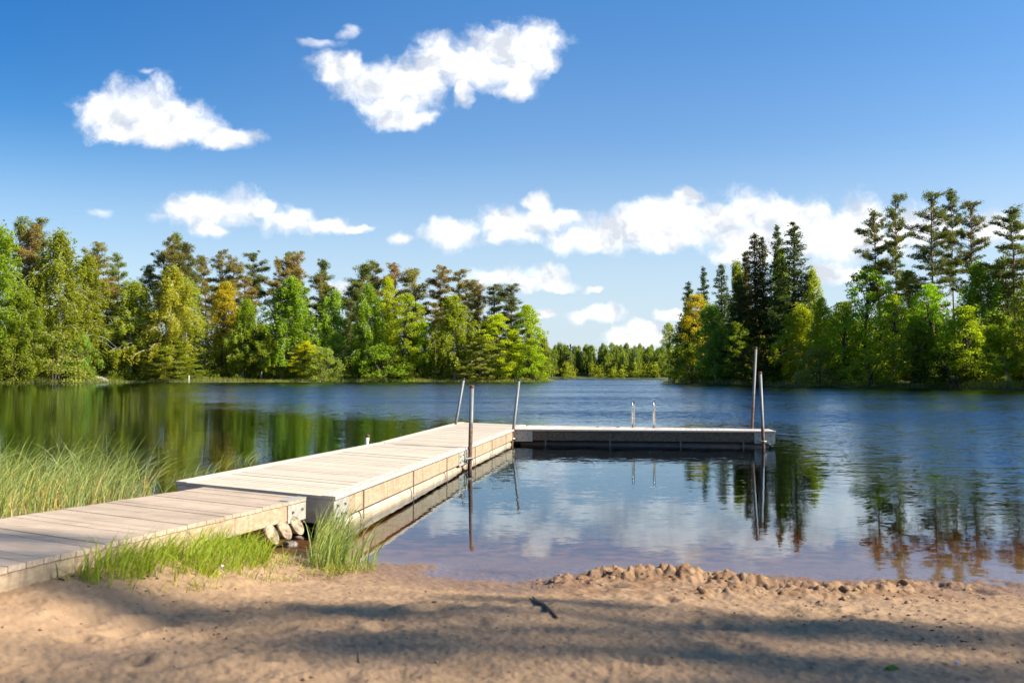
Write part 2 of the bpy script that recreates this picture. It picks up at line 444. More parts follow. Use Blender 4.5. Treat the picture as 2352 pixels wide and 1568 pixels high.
def watermat():
    m, t = mat('lake_water')
    geo = t.n('ShaderNodeNewGeometry'); pos = geo.outputs['Position']
    sp = t.n('ShaderNodeSeparateXYZ', {0: pos}); x, y = sp.outputs[0], sp.outputs[1]
    # where the wind touches the lake
    pn = t.noise(t.mapping(pos, (0, 0, 0), (0, 0, .1), (.010, .045, 1)), 1.0, 3, .55)
    open_ = t.smooth(t.math('ADD', t.math('ADD', y, t.math('MULTIPLY', x, .75)), t.math('MULTIPLY', pn, 36.0)), 34, 62)
    right = t.smooth(t.math('ADD', x, t.math('MULTIPLY', y, -.05)), 2.6, 8.5)
    leftcalm = t.smooth(t.math('ADD', x, t.math('MULTIPLY', y, .42)), -4, 16)
    cove = t.smooth(y, 9.5, 24)
    streak = t.smooth(t.noise(t.mapping(pos, (3, 1, 0), (0, 0, .05), (.02, .10, 1)), 1.0, 4, .6), .36, .62)
    a = t.math('MULTIPLY', t.math('MULTIPLY', open_, leftcalm), t.math('ADD', .5, t.math('MULTIPLY', streak, .5)))
    a = t.math('MAXIMUM', a, t.math('MULTIPLY', right, t.smooth(y, 8.0, 17, .12, .60)))
    a = t.math('MAXIMUM', a, t.math('MULTIPLY', cove, t.math('MULTIPLY', leftcalm, .22)))
    a = t.math('MAXIMUM', a, t.math('MULTIPLY', t.smooth(y, 9, 14, .35, 1.0), .055))
    def slopes(sc, sx, sy, det):
        v = t.mapping(pos, (sc, 0, 0), (0, 0, .22), (sx, sy, 1))
        return t.vec('SUBTRACT', t.noise(v, sc, det, .5, 1), (.5, .5, .5))
    s1 = slopes(1.0, 2.2, 5.0, 2); s2 = slopes(1.0, 11.0, 24.0, 3)
    s = t.vec('ADD', t.vec('MULTIPLY', s1, (.26, .60, 0)), t.vec('MULTIPLY', s2, (.42, .85, 0)))
    q_ = t.n('ShaderNodeSeparateXYZ', {0: s})
    wind = t.math('MAXIMUM', open_, right)
    sy = t.math('SUBTRACT', q_.outputs[1], t.math('MULTIPLY', wind, t.math('ADD', .125, t.math('MULTIPLY', t.math('ABSOLUTE', q_.outputs[1]), .35))))
    s = t.n('ShaderNodeCombineXYZ', {0: q_.outputs[0], 1: sy, 2: 0.0}).outputs[0]
    av = t.n('ShaderNodeCombineXYZ', {0: a, 1: a, 2: 0.0}).outputs[0]
    nrm = t.vec('NORMALIZE', t.vec('ADD', t.vec('MULTIPLY', s, av), (0, 0, 1)))
    fr = t.n('ShaderNodeFresnel', {'IOR': 1.5, 'Normal': nrm}).outputs[0]
    gl = t.n('ShaderNodeBsdfGlossy', {'Color': (.76, .90, 1, 1), 'Roughness': .015, 'Normal': nrm})
    tr = t.n('ShaderNodeBsdfTransparent', {'Color': (.96, .93, .88, 1)})
    fr = t.math('MULTIPLY', fr, t.math('SUBTRACT', 1.0, geo.outputs['Backfacing']))
    sh = t.n('ShaderNodeMixShader', {0: fr, 1: tr.outputs[0], 2: gl.outputs[0]})
    vol = t.n('ShaderNodeVolumeAbsorption', {'Color': (.72, .50, .24, 1), 'Density': 5.0})
    surf(t, sh, vol.outputs[0]); return m


M['sand'] = sandmat(); M['floor'] = floormat(); M['water'] = watermat()

# ------------------------------------------------------------------ ground and water
th = np.concatenate([np.linspace(-R(44), R(44), 820), np.linspace(R(44), 2 * math.pi - R(44), 110)[1:-1]])
def ring(rad, name, m, fine):
    rr, tt = np.meshgrid(rad, th, indexing='ij'); x, y = rr * np.sin(tt), rr * np.cos(tt)
    z = ground(x.ravel(), y.ravel(), fine)
    V = np.stack([x.ravel(), y.ravel(), z], 1); n = len(th); a = np.arange(len(rad) - 1)[:, None] * n; k = np.arange(n)[None, :]; k2 = (k + 1) % n
    Fq = np.stack([a + k, a + n + k, a + n + k2, a + k2], -1).reshape(-1, 4)[:, ::-1]
    return link(name, np_mesh(name, V, Fq, m, True))


r1 = np.concatenate([np.linspace(.02, 2.9, 24)[:-1], np.linspace(2.9, 8.4, 330)[:-1], np.geomspace(8.4, 32, 70)])
r2 = np.geomspace(32, 2400, 150)
tag(ring(r1, 'sand_beach', M['sand'], True), kind='structure')
tag(ring(r2, 'forest_ground', M['floor'], False), kind='structure')
wv = [(-600, -40, 0), (600, -40, 0), (600, 700, 0), (-600, 700, 0)]
tag(link('lake_water', np_mesh('lake_water', wv, [(0, 1, 2, 3)], M['water'])), kind='structure')

# ------------------------------------------------------------------ the jetty
def bilinear(A, B, Cc, D):
    """A near right, B near left, Cc far left, D far right -> f(u along 0..L, v across from the right 0..Wd, w up)"""
    A, B, Cc, D = (np.array(p, float) for p in (A, B, Cc, D))
    L = (np.linalg.norm(D - A) + np.linalg.norm(Cc - B)) / 2; Wd = (np.linalg.norm(B - A) + np.linalg.norm(Cc - D)) / 2

    def f(u, v, w):
        s, t = u / L, v / Wd
        return (A * (1 - s) * (1 - t) + D * s * (1 - t) + B * (1 - s) * t + Cc * s * t) + np.array([0, 0, w])
    return f, L, Wd


def pontoon(name, label, cat, A, B, Cc, D, side='side', deck='deck', straps=(), plank=.120, floats=True, near_plate=True, far_plate=True, fl='float', sh=.205, group=None, edge=True, overhang=.03):
    f, L, Wd = bilinear(A, B, Cc, D)
    base = f(L / 2, Wd / 2, 0); base[2] = 0
    t = thing(name, label, cat, base, group)
    m = MB(); n = max(2, int(round(L / plank))); p = L / n; ev = .15 if edge else 0.0
    rnd = random.Random(name + label)
    for i in range(n):
        dz = rnd.uniform(-.0025, .0025)
        m.box(i * p + .0028, (i + 1) * p - .0028, ev + .003, Wd - ev - .003, -.032 + dz, dz, f)
    m.build('deck', M[deck], t)
    if edge:
        for (v0, v1) in ((0, ev), (Wd - ev, Wd)):
            m = MB(); k = max(1, int(round(L / 3.9)))
            for i in range(k): m.box(i * L / k + .002, (i + 1) * L / k - .002, v0, v1, -.034, .006, f)
            m.build('edge_board', M['edge'], t, bevel=.004)
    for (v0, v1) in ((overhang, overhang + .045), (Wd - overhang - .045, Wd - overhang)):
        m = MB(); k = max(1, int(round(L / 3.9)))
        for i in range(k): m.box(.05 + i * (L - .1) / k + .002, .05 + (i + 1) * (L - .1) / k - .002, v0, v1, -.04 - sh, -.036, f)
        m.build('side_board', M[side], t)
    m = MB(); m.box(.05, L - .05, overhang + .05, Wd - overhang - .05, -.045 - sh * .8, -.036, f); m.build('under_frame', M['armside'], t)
    for (on, u0, u1) in ((near_plate, .012, .046), (far_plate, L - .046, L - .012)):
        if on:
            m = MB(); m.box(u0, u1, overhang - .004, Wd - overhang + .004, -.05 - sh * 1.12, -.038, f); m.build('end_plate', M['plate'], t)
            inn = 1 if u0 < L / 2 else -1
            for (v0, v1, s) in ((overhang - .010, overhang - .004, -1), (Wd - overhang + .004, Wd - overhang + .010, 1)):
                m = MB(); ua, ub = sorted((u0 if inn > 0 else u1, (u0 if inn > 0 else u1) + inn * .44))
                m.box(ua, ub, v0, v1, -.052 - sh * 1.08, -.04, f); cp = m.build('corner_plate', M['plate'], t)
                for (bu, bw) in ((.10, -.10), (.22, -.19), (.33, -.11), (.08, -.22), (.36, -.21)):
                    uc = (u0 if inn > 0 else u1) + inn * bu; vm = v0 if s < 0 else v1
                    m = MB(); m.tube([f(uc, vm + s * -.002, bw), f(uc, vm + s * .014, bw)], .013, 6); m.build('bolt', M['bolt'], cp)
    if floats:
        for v in (.17, Wd - .17):
            m = MB(); m.tube([f(.14, v, -.37), f(.16, v, -.36), f(L - .16, v, -.36), f(L - .14, v, -.37)], [.02, .115, .115, .02], 16); m.build('float', M[fl], t, smooth=True)
    for su in straps:
        for (v0, v1) in ((overhang - .008, overhang - .001), (Wd - overhang + .001, Wd - overhang + .008)):
            m = MB(); m.box(su - .018, su + .018, v0, v1, -.36, -.055, f); m.build('strap', M['strap'], t)
    return t, f, L, Wd


# near section: raised where it rests on the shore, sinking slightly to the joint
nA, nB = onz(771, 1141, .40), onz(403, 1105, .47)
jA, jB = onz(1070, 1029, .345), onz(869, 1016, .385)
fA, fB = onz(1208, 975.5, .345), onz(1054, 969, .385)
gap = lambda a, b, d: a + (b - a) / np.linalg.norm(b - a) * d
s1, f1, L1, W1 = pontoon('pier_section', 'long wooden pier section nearest the sand, its shore end raised over reeds', 'pier section', nA, nB, gap(jB, nB, .03), gap(jA, nA, .03),
                         straps=(1.0, 3.2, 5.3, 7.0), group='floating wooden pier sections')
s2, f2, L2, W2 = pontoon('pier_section', 'middle wooden pier section between the upright pole and the corner of the pier', 'pier section', gap(jA, fA, .03), gap(jB, fB, .03), fB, fA,
                         straps=(.9, 2.6, 4.3), group='floating wooden pier sections')
aFL = onz(1172, 985.5, .35); aFR = onz(1782, 990, .36); aRR = onz(1750, 985.5, .325); aRL = onz(1210, 976.5, .345)
aRR = np.array([aFR[0] + .22, aRR[1], aRR[2]])
s3, f3, L3, W3 = pontoon('pier_section', 'pier arm reaching right across the water with a bathing ladder on it', 'pier section', aFR, aFL, aRL, aRR, group='floating wooden pier sections') if False else \
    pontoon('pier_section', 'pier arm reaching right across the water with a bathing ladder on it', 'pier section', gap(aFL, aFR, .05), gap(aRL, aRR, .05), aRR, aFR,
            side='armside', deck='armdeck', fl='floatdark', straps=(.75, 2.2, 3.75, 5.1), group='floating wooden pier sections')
# gangway from the beach
gFR, gFL = onz(704, 1142, .40), onz(468, 1118, .43)
gdir = np.array([.153, .988, -.046])
gNR, gNL = gFR - gdir * 7.2, gFL - gdir * 7.2
gw, fg, Lg, Wg = pontoon('gangway', 'sandy plank gangway running from the beach onto the pier', 'gangway', gNR, gNL, gFL, gFR, deck='ramp', side='side', plank=.145, floats=False,
                         near_plate=False, straps=(), sh=.14, edge=False, overhang=.012)
m = MB(); m.box(Lg - .46, Lg - .004, -.002, .10, .001, .006, fg); m.build('corner_flange', M['plate'], gw)


# poles
def pole(label, base, top, r, material, cap, collar=None, parts=True, catname='mooring pole'):
    base, top = np.array(base, float), np.array(top, float)
    b = np.array([base[0], base[1], 0.0])
    t = thing('mooring_pole', label, 'pole', b, 'steel poles holding the pier')
    dn = base - (top - base) / (top[2] - base[2]) * 1.5
    m = MB(); m.tube([dn, base, top], r, 16); m.build('shaft', M[material], t, smooth=True)
    d = (top - base) / np.linalg.norm(top - base)
    m = MB(); m.tube([top - d * .015, top + d * .02, top + d * .035], [r * 1.10, r * 1.10, r * .7], 16); m.build('cap', M[cap], t)
    if collar is not None:
        z, to = collar
        c = base + (top - base) * ((z - base[2]) / (top[2] - base[2]))
        m = MB(); pts = [c + np.array([math.cos(a) * r * 1.75, math.sin(a) * r * 1.75, 0]) for a in np.linspace(0, 2 * math.pi, 17)]
        m.tube(pts, .014, 6, False)
        to = np.array(to, float)
        for s in (-1, 1):
            e = np.array([-(to - c)[1], (to - c)[0], 0]); e = e / np.linalg.norm(e) * r * 1.6 * s
            m.tube([c + e, np.array([to[0], to[1], z]) + e], .014, 6)
        m.build('collar', M['ring'], t)
    return t


b2 = aty(1079, 1070, 15.75); t2 = aty(1084, 889, 15.75)
pole('upright steel pole with rusty lower half at the joint of the two walkway sections', (b2[0], 15.75, 0), t2, .036, 'pole', 'capr', (.17, f1(L1 - .05, .05, 0)))
t3 = aty(1192, 873, 20.86); b3 = aty(1176, 1014, 20.86)
pole('leaning steel pole standing in the inner corner of the pier', b3, t3, .033, 'polelow', 'capd', (.14, (b3[0] - .18, 20.95, 0)))
t1 = aty(1065, 871, 22.3); b1 = aty(1047, 972, 22.3)
pole('strongly leaning grey pole behind the far left corner of the walkway', b1, t1, .033, 'polelow', 'capd', (.2, f2(L2 - .5, W2 - .05, 0)))
yp5 = aFR[1] - .13
t5 = aty(1746, 857, yp5); b5 = aty(1753, 1014, yp5)
pole('shorter pale pole in front of the right end of the pier arm', b5, t5, .036, 'polelow', 'polecap' if False else 'capr', (.15, (b5[0], yp5 + .17, 0)))
t4 = aty(1736, 800, aRR[1] + .15); b4 = aty(1727, 988, aRR[1] + .15)
pole('tallest brown stained pole behind the right end of the pier arm', b4, t4, .033, 'polerust', 'capr', (.2, (b4[0], aRR[1], 0)))
yst = 16.7
ts = aty(844.5, 1002, yst); bs = aty(842, 1020, yst)
pole('short white pole stub peeping over the left edge of the walkway', bs, ts, .034, 'polewhite', 'capr', (.2, f1(L1 - .7, W1 - .05, 0)))

# bathing ladder
lu0, lu1 = (1447 - 1172) / (1782 - 1172) * L3, (1499.5 - 1172) / (1782 - 1172) * L3
lad = thing('bathing_ladder', 'stainless bathing ladder with two upright handrails on the pier arm', 'ladder', f3((lu0 + lu1) / 2, W3 - .06, 0))
for lu in (lu0, lu1):
    m = MB(); v0, v1, hh = W3 - .40, W3 + .14, .66; pts = [f3(lu, v0, 0)]
    rr_ = (v1 - v0) / 2
    for a in np.linspace(0, math.pi, 13): pts.append(f3(lu, (v0 + v1) / 2 - math.cos(a) * rr_, hh - rr_ * .6 + math.sin(a) * rr_ * .6))
    pts.append(f3(lu, v1, 0)); pts.append(f3(lu, v1 + .05, -1.35))
    m.tube(pts, .0175, 12); hr = m.build('handrail', M['stainless'], lad, smooth=True)
    m = MB(); m.tube([f3(lu, v0, -.002), f3(lu, v0, .012)], .05, 12); m.build('foot_plate', M['stainless'], hr)
for k in range(4):
    m = MB(); a, b = f3(lu0, W3 + .15 + .012 * k, -.22 - .27 * k), f3(lu1, W3 + .15 + .012 * k, -.22 - .27 * k)
    m.tube([a, b], .024, 8); m.build('rung', M['stainless'], lad)

# logs under the gangway end, stones in the shallows
def log_prop(label, c, L, r, ax, tip):
    """a peeled log with an obliquely cut end"""
    ax = np.array(ax, float); ax /= np.linalg.norm(ax); side = np.array([-ax[1], ax[0], 0]); up = np.cross(ax, side)
    t = thing('support_log', label, 'log', (c[0], c[1], c[2] - r), 'logs propping up the gangway')
    n = 16; V, Fc = [], []
    for (s, sc, cut) in ((-L, .9, 0), (-L + .03, 1, 0), (-.05, 1, 1), (0, 1.0, 1)):
        for k in range(n):
            h = 2 * math.pi * k / n; off = cut * (math.sin(h) * r * tip)
            V.append(np.array(c) + ax * (s - off) + (side * math.cos(h) * r * .85 + up * math.sin(h) * r * 1.15) * sc)
    Fc = [(i * n + k, i * n + (k + 1) % n, (i + 1) * n + (k + 1) % n, (i + 1) * n + k) for i in range(3) for k in range(n)] + [tuple(range(n))[::-1], tuple(range(3 * n, 4 * n))]
    m = MB(); m.add(V, Fc); m.build('log_body', M['log'], t, smooth=True)


for (px, py, yy_, lab) in ((626, 1226, 8.02, 'pale cut log on the left under the gangway, nearest the green grass'), (656, 1216, 8.30, 'middle one of the three pale cut logs propping up the gangway'),
                           (684, 1206, 8.58, 'pale cut log on the right under the gangway, nearest the pier')):
    c = aty(px, py, yy_); log_prop(lab, c, .8, .070, (.80, -.58, -.02), .8)
rn = random.Random(3)
def stone(label, px, py, z, r, sq=(1, .8, .55), material='stone', name='stone', cat='stone'):
    c = onz(px, py, z)
    import bmesh
    bm = bmesh.new(); bmesh.ops.create_icosphere(bm, subdivisions=3, radius=1)
    for v in bm.verts:
        n_ = float(fbm(np.array([v.co.x * 1.5 + px]), np.array([v.co.y * 1.5 + v.co.z]), 5, 2)[0])
        v.co = Vector((v.co.x * sq[0], v.co.y * sq[1], v.co.z * sq[2])) * r * (1 + .35 * n_)
    me = bpy.data.meshes.new(name); bm.to_mesh(me); bm.free(); me.materials.append(M[material])
    for p in me.polygons: p.use_smooth = True
    return tag(link(name, me, loc=tuple(c)), label, cat)


stone('brown rounded stone lying in the shallow water below the cut logs', 665, 1252, -.01, .075)
stone('smaller brown stone in the shallows just right of the cut logs', 688, 1236, -.02, .055)
stone('tiny white pebble on the sand below the green grass', 510, 1414 * .9187, .40, .009, (1, 1, .8), 'pebble', 'pebble', 'pebble')
stone('tiny white pebble on the sand at the lower right', 2197, 1520, .40, .009, (1, 1, .8), 'pebble', 'pebble', 'pebble')

# ------------------------------------------------------------------ things on the sand
def twig(label, pix, r, cat='twig', name='twig'):
    pts = []
    for (px, py) in pix:
        p = onz(px, py, .3)
        for _ in range(6): p = onz(px, py, gz(p[0], p[1]) + r * .9)
        pts.append(p)
    t = thing(name, label, cat, pts[0])
    m = MB(); m.tube(pts, [r * .55] + [r] * (len(pts) - 2) + [r * .5], 8); m.build('stem', M['twig'], t, smooth=True)
    return t, pts


tw, tp = twig('crooked dark twig lying on the sand in the middle of the beach', [(1224, 1371), (1236, 1382), (1252, 1389), (1264, 1402), (1281, 1418)], .011)
m = MB(); m.tube([tp[2], tp[2] + np.array([.06, .03, .012])], [.006, .003], 6); m.build('side_shoot', M['twig'], tw)
m = MB(); m.tube([tp[1], tp[1] + np.array([-.05, .05, .010])], [.006, .003], 6); m.build('side_shoot', M['twig'], tw)
q0 = onz(822, 1544, .3); q0[2] = gz(q0[0], q0[1])
st = thing('stick', 'short pale stick poking up out of the shaded sand', 'stick', q0)
m = MB(); m.tube([q0 + np.array([.004, 0, -.02]), q0 + np.array([0, .004, .02]), q0 + np.array([.002, .008, .05])], [.006, .006, .004], 8); m.build('stem', M['twig'], st, smooth=True)
q1 = onz(2048, 1533, .35); q1[2] = gz(q1[0], q1[1])
lf = thing('fallen_leaf', 'small green fallen leaf on the sand at the lower right', 'leaf', q1 + np.array([0, 0, .004]))
m = MB(); m.add([q1 + np.array(p) for p in ((-.035, -.01, .006), (-.01, -.022, .012), (.02, -.012, .010), (.042, .012, .008), (.012, .022, .022), (-.02, .012, .016))], [(0, 1, 2, 3, 4, 5)])
lb = m.build('blade', M['leaf'], lf); lb.color = (.10, .20, .05, 1)
m = MB(); m.tube([q1 + np.array((-.035, -.01, .006)), q1 + np.array((-.055, -.02, .004))], .0015, 5); m.build('stalk', M['twig'], lf)


def scatter(name, pts, size, material, seed, flat=.6, subdiv=1, sink=.2):
    import bmesh
    g = np.random.default_rng(seed)
    bm = bmesh.new(); bmesh.ops.create_icosphere(bm, subdivisions=subdiv, radius=1); bv = np.array([v.co[:] for v in bm.verts]); bf = np.array([[v.index for v in f.verts] for f in bm.faces]); bm.free()
    V, Fc = [], []
    z = ground(pts[:, 0], pts[:, 1])
    for i, p in enumerate(pts):
        sx = size[0] + (size[1] - size[0]) * g.random() ** 2.5
        s = sx * np.array([g.uniform(.7, 1.5), g.uniform(.6, 1.0), flat * g.uniform(.6, 1.2)])
        a = g.uniform(0, 6.28); c, sn = math.cos(a), math.sin(a)
        v = bv * (1 + .45 * (g.random((len(bv), 1)) - .5)) * s
        v = np.stack([v[:, 0] * c - v[:, 1] * sn, v[:, 0] * sn + v[:, 1] * c, v[:, 2]], 1) + np.array([p[0], p[1], z[i] + s[2] * (1 - sink * 2)])
        Fc.append(bf + i * len(bv)); V.append(v)
    return tag(link(name, np_mesh(name, np.concatenate(V), np.concatenate(Fc), M[material], True)), kind='stuff')


g = np.random.default_rng(11)
px = np.concatenate([g.uniform(.1, 3.3, 80), g.uniform(1.0, 3.0, 60)])
py = np.concatenate([np.interp(px[:80], [.1, .55, 1, 1.5, 2, 2.6, 3.3], [6.8, 6.95, 7.0, 6.85, 6.6, 6.5, 6.7]) + g.normal(0, .18, 80), 6.25 + g.normal(0, .16, 60)])
scatter('sand_clods', np.stack([px, py], 1), (.005, .036), 'sand', 5, .7, 2, .5)
P = np.stack([g.uniform(-4.5, 5.5, 5200), g.uniform(2.7, 7.1, 5200)], 1)
k = vnoise(P[:, 0] * 1.3, P[:, 1] * 1.3, 77) + g.normal(0, .10, 5200) > .1
P = P[k]; P = P[shore_dist(P[:, 0], P[:, 1]) < -.25]
scatter('bark_litter', P, (.0025, .015), 'litter', 6, .45, 1)
P = np.stack([g.uniform(-4.5, 5.5, 500), g.uniform(2.7, 7.0, 500)], 1); P = P[shore_dist(P[:, 0], P[:, 1]) < -.3]
scatter('sand_crumbs', P, (.003, .013), 'sand', 8, .5, 1)

# ------------------------------------------------------------------ grass and reeds
def blades(name, base, h, width, lean, spread, color, seed, bend=.6, lv=6):
    """every blade is a tapering, bending strip"""
    g = np.random.default_rng(seed); n = len(base)
    az = lean[0] + g.normal(0, spread, n); k = bend * g.uniform(.25, 1.35, n); az2 = g.uniform(0, 6.28, n)
    dx, dy = np.cos(az), np.sin(az); wx, wy = np.cos(az2), np.sin(az2); w = width * g.uniform(.6, 1.3, n)
    V = np.zeros((n, lv, 2, 3))
    sl = lean[1] * g.uniform(.3, 1.6, n)
    for j in range(lv):
        t = j / (lv - 1); hor = h * (sl * t + k * t ** 2.4); ver = h * (t - .45 * k * t ** 2.6)
        c = base + np.stack([dx * hor, dy * hor, ver], 1); ww = w * (1 - t ** 2.2) * .5 + .0004
        o = np.stack([wx * ww, wy * ww, 0 * ww], 1); V[:, j, 0] = c - o; V[:, j, 1] = c + o
    i0 = np.arange(n)[:, None] * (lv * 2) + np.arange(lv - 1)[None, :] * 2
    Fq = np.stack([i0, i0 + 1, i0 + 3, i0 + 2], -1).reshape(-1, 4)
    o = link(name, np_mesh(name, V.reshape(-1, 3), Fq, M['grass'], True)); o.color = tuple(color) + (1,)
    return tag(o, kind='stuff')


def patch(n, poly, seed, clump=0.0):
    """random ground points inside a polygon given by points measured on the photograph at water level"""
    g = np.random.default_rng(seed); poly = np.array(poly); out = []
    lo, hi = poly.min(0), poly.max(0)
    while len(out) < n:
        p = g.uniform(lo, hi, (n, 2)); ins = np.zeros(n, bool)
        for k in range(len(poly)):
            a, b = poly[k], poly[(k + 1) % len(poly)]
            if a[1] != b[1]: ins ^= ((a[1] > p[:, 1]) != (b[1] > p[:, 1])) & (p[:, 0] < (b[0] - a[0]) * (p[:, 1] - a[1]) / (b[1] - a[1]) + a[0])
        if clump: ins &= (vnoise(p[:, 0] * clump, p[:, 1] * clump, seed) + .5) > g.uniform(.1, .9, n)
        out += list(p[ins])
    return np.array(out[:n])


def gpoly(pix, z=0.0): return [tuple(onz(a, b, z)[:2]) for a, b in pix]


def at_ground(p, floor=-9.0): return np.stack([p[:, 0], p[:, 1], np.maximum(ground(p[:, 0], p[:, 1]), floor)], 1)


# sedge standing in the water on the left
rp = patch(1700, [(-9.0, 14.6), (-7.0, 14.0), (-5.6, 13.2), (-4.9, 12.4), (-4.4, 11.6), (-4.2, 10.8), (-4.7, 10.0), (-5.2, 9.2), (-6.2, 9.4), (-9.5, 10.8)], 21, 1.5)
hh = (.58 + .62 * np.random.default_rng(2).random(len(rp))) * np.clip(1.0 - .12 * np.abs(rp[:, 0] + 6), .75, 1.1)
blades('lake_sedge', at_ground(rp, -.25), hh, .0085, (-.05, .06), 1.15, (.30, .40, .17), 31, .8, 8)
rp2 = patch(650, [(-9.0, 14.6), (-5.4, 13.0), (-4.5, 11.8), (-4.3, 10.5), (-5.2, 9.2), (-9.5, 10.8)], 23, 1.6)
blades('dry_sedge', at_ground(rp2, -.2), .35 + .4 * np.random.default_rng(3).random(len(rp2)), .008, (.3, .25), 1.2, (.48, .40, .20), 33, .9)
# little tufts behind the pier's left edge
for i, (px_, py_, n_) in enumerate(((500, 1092, 22), (556, 1076, 26), (446, 1108, 60), (594, 1064, 30))):
    c = onz(px_, py_, 0); c[0] -= .25; c[1] += .35
    pp = c[:2] + np.random.default_rng(40 + i).normal(0, .14, (n_, 2))
    blades('sedge_tuft', np.stack([pp[:, 0], pp[:, 1], np.full(n_, -.1)], 1), .30 + .25 * np.random.default_rng(50 + i).random(n_), .009, (0.0, .2), .5, (.30, .38, .17), 60 + i, .9)
# bright green grass on the sand beside the gangway
gp = patch(1900, [(-2.62, 5.3), (-2.35, 5.15), (-2.1, 5.7), (-1.9, 6.4), (-1.84, 6.9), (-1.98, 7.5), (-2.25, 7.6)], 25, 7.0)
edge_x = -2.01 - .155 * (8.9 - gp[:, 1]); gp = gp[gp[:, 0] > edge_x + .02]
gh = (.06 + .19 * np.random.default_rng(5).random(len(gp)))
blades('green_grass', at_ground(gp), gh, .0065, (.6, .15), 1.3, (.25, .34, .045), 35, .7)
dp = patch(560, [(-2.6, 5.15), (-2.2, 5.1), (-1.85, 5.8), (-1.6, 6.5), (-1.2, 7.0), (-1.05, 7.4), (-1.6, 7.6), (-1.95, 7.7), (-2.1, 6.0)], 27, 6.0)
blades('dry_grass', at_ground(dp), .05 + .09 * np.random.default_rng(6).random(len(dp)), .006, (.5, .3), 1.6, (.30, .33, .09), 37, .9)
# sedge at the pier's shore end
sp = patch(230, gpoly([(700, 1300), (760, 1312), (865, 1303), (868, 1280), (800, 1262), (745, 1250), (722, 1258)], .06), 29, 3.0)
blades('shore_sedge', at_ground(sp, -.1), .22 + .36 * np.random.default_rng(8).random(len(sp)), .0095, (.15, .10), .9, (.28, .38, .14), 39, .55, 7)
sp = patch(80, gpoly([(712, 1262), (745, 1300), (800, 1300), (780, 1240), (740, 1225)], .06), 30, 3.0)
blades('shore_sedge', at_ground(sp, -.1), .40 + .28 * np.random.default_rng(9).random(len(sp)), .0095, (.2, .05), .8, (.30, .38, .17), 43, .6, 7)

# ------------------------------------------------------------------ trees: one mesh pair (trunk, crown) per kind and form
def rhomb(c, s, g, up=0.0, asp=.62):
    n = len(c); a = g.normal(size=(n, 3)); a[:, 2] *= (1 - up); a /= np.linalg.norm(a, axis=1)[:, None]
    b = g.normal(size=(n, 3)); b[:, 2] *= (1 - up); b -= (a * b).sum(1)[:, None] * a; b /= (np.linalg.norm(b, axis=1)[:, None] + 1e-9)
    s = (s * g.uniform(.6, 1.3, n))[:, None]
    V = np.stack([c + a * s, c + b * s * asp, c - a * s, c - b * s * asp], 1).reshape(-1, 3)
    return V, np.arange(4 * n).reshape(n, 4)


def bez(p0, p1, p2, n=6):
    t = np.linspace(0, 1, n)[:, None]; return (1 - t) ** 2 * p0 + 2 * t * (1 - t) * p1 + t * t * p2


def trunk_line(g, H, sway=.35, n=9):
    z = np.linspace(0, H, n); w = np.cumsum(g.normal(0, sway / 3, (n, 2)), 0) * (z / H)[:, None]
    return np.concatenate([w, z[:, None]], 1)


def at_h(line, h):
    return np.array([np.interp(h, line[:, 2], line[:, 0]), np.interp(h, line[:, 2], line[:, 1]), h])


def gen_birch(seed, H=20.0, R0=3.6, low=.10, weep=1.0, n=95, leaf=.125):
    g = np.random.default_rng(seed); L = trunk_line(g, H); m = MB(); C = []
    m.tube(L[:-1], np.linspace(.19, .03, len(L) - 1), 7)
    C.append(L[-1] * np.array([1, 1, .95]) + g.normal(0, 1, (160, 3)) * np.array([.35, .35, .55]))
    lump = g.uniform(.55, 1.25, 24)
    for i in range(n):
        f = low + (0.97 - low) * (i + g.random()) / n; p = at_h(L, f * H); az = i * 2.4 + g.normal(0, .4)
        prof = np.interp((f - low) / (1 - low), [0, .12, .35, .6, .85, 1], [.55, .9, 1, .82, .45, .12]) * lump[int(az / 6.283 * 6) % 6 * 4 + min(3, int(f * 4))]
        l = R0 * prof * g.uniform(.7, 1.15); d = np.array([math.cos(az), math.sin(az), 0])
        br = bez(p, p + d * l * .6 + np.array([0, 0, l * .75]), p + d * l + np.array([0, 0, l * .35 * (1.2 - weep)]), 6)
        m.tube(br, np.linspace(.05 * (1.1 - f), .008, 6) + .004, 4, False)
        for k in range(int(4 + 9 * prof)):
            t = g.uniform(.25, 1) ; q_ = br[min(5, int(t * 5.99))] + g.normal(0, .18, 3); ln = g.uniform(.5, 1.9) * weep + .3; cnt = int(13 * ln) + 6
            zz = -g.random(cnt) * ln
            C.append(q_ + np.stack([g.normal(0, .11, cnt), g.normal(0, .11, cnt), zz], 1))
    V, Fq = rhomb(np.concatenate(C), leaf, g); return m, V, Fq


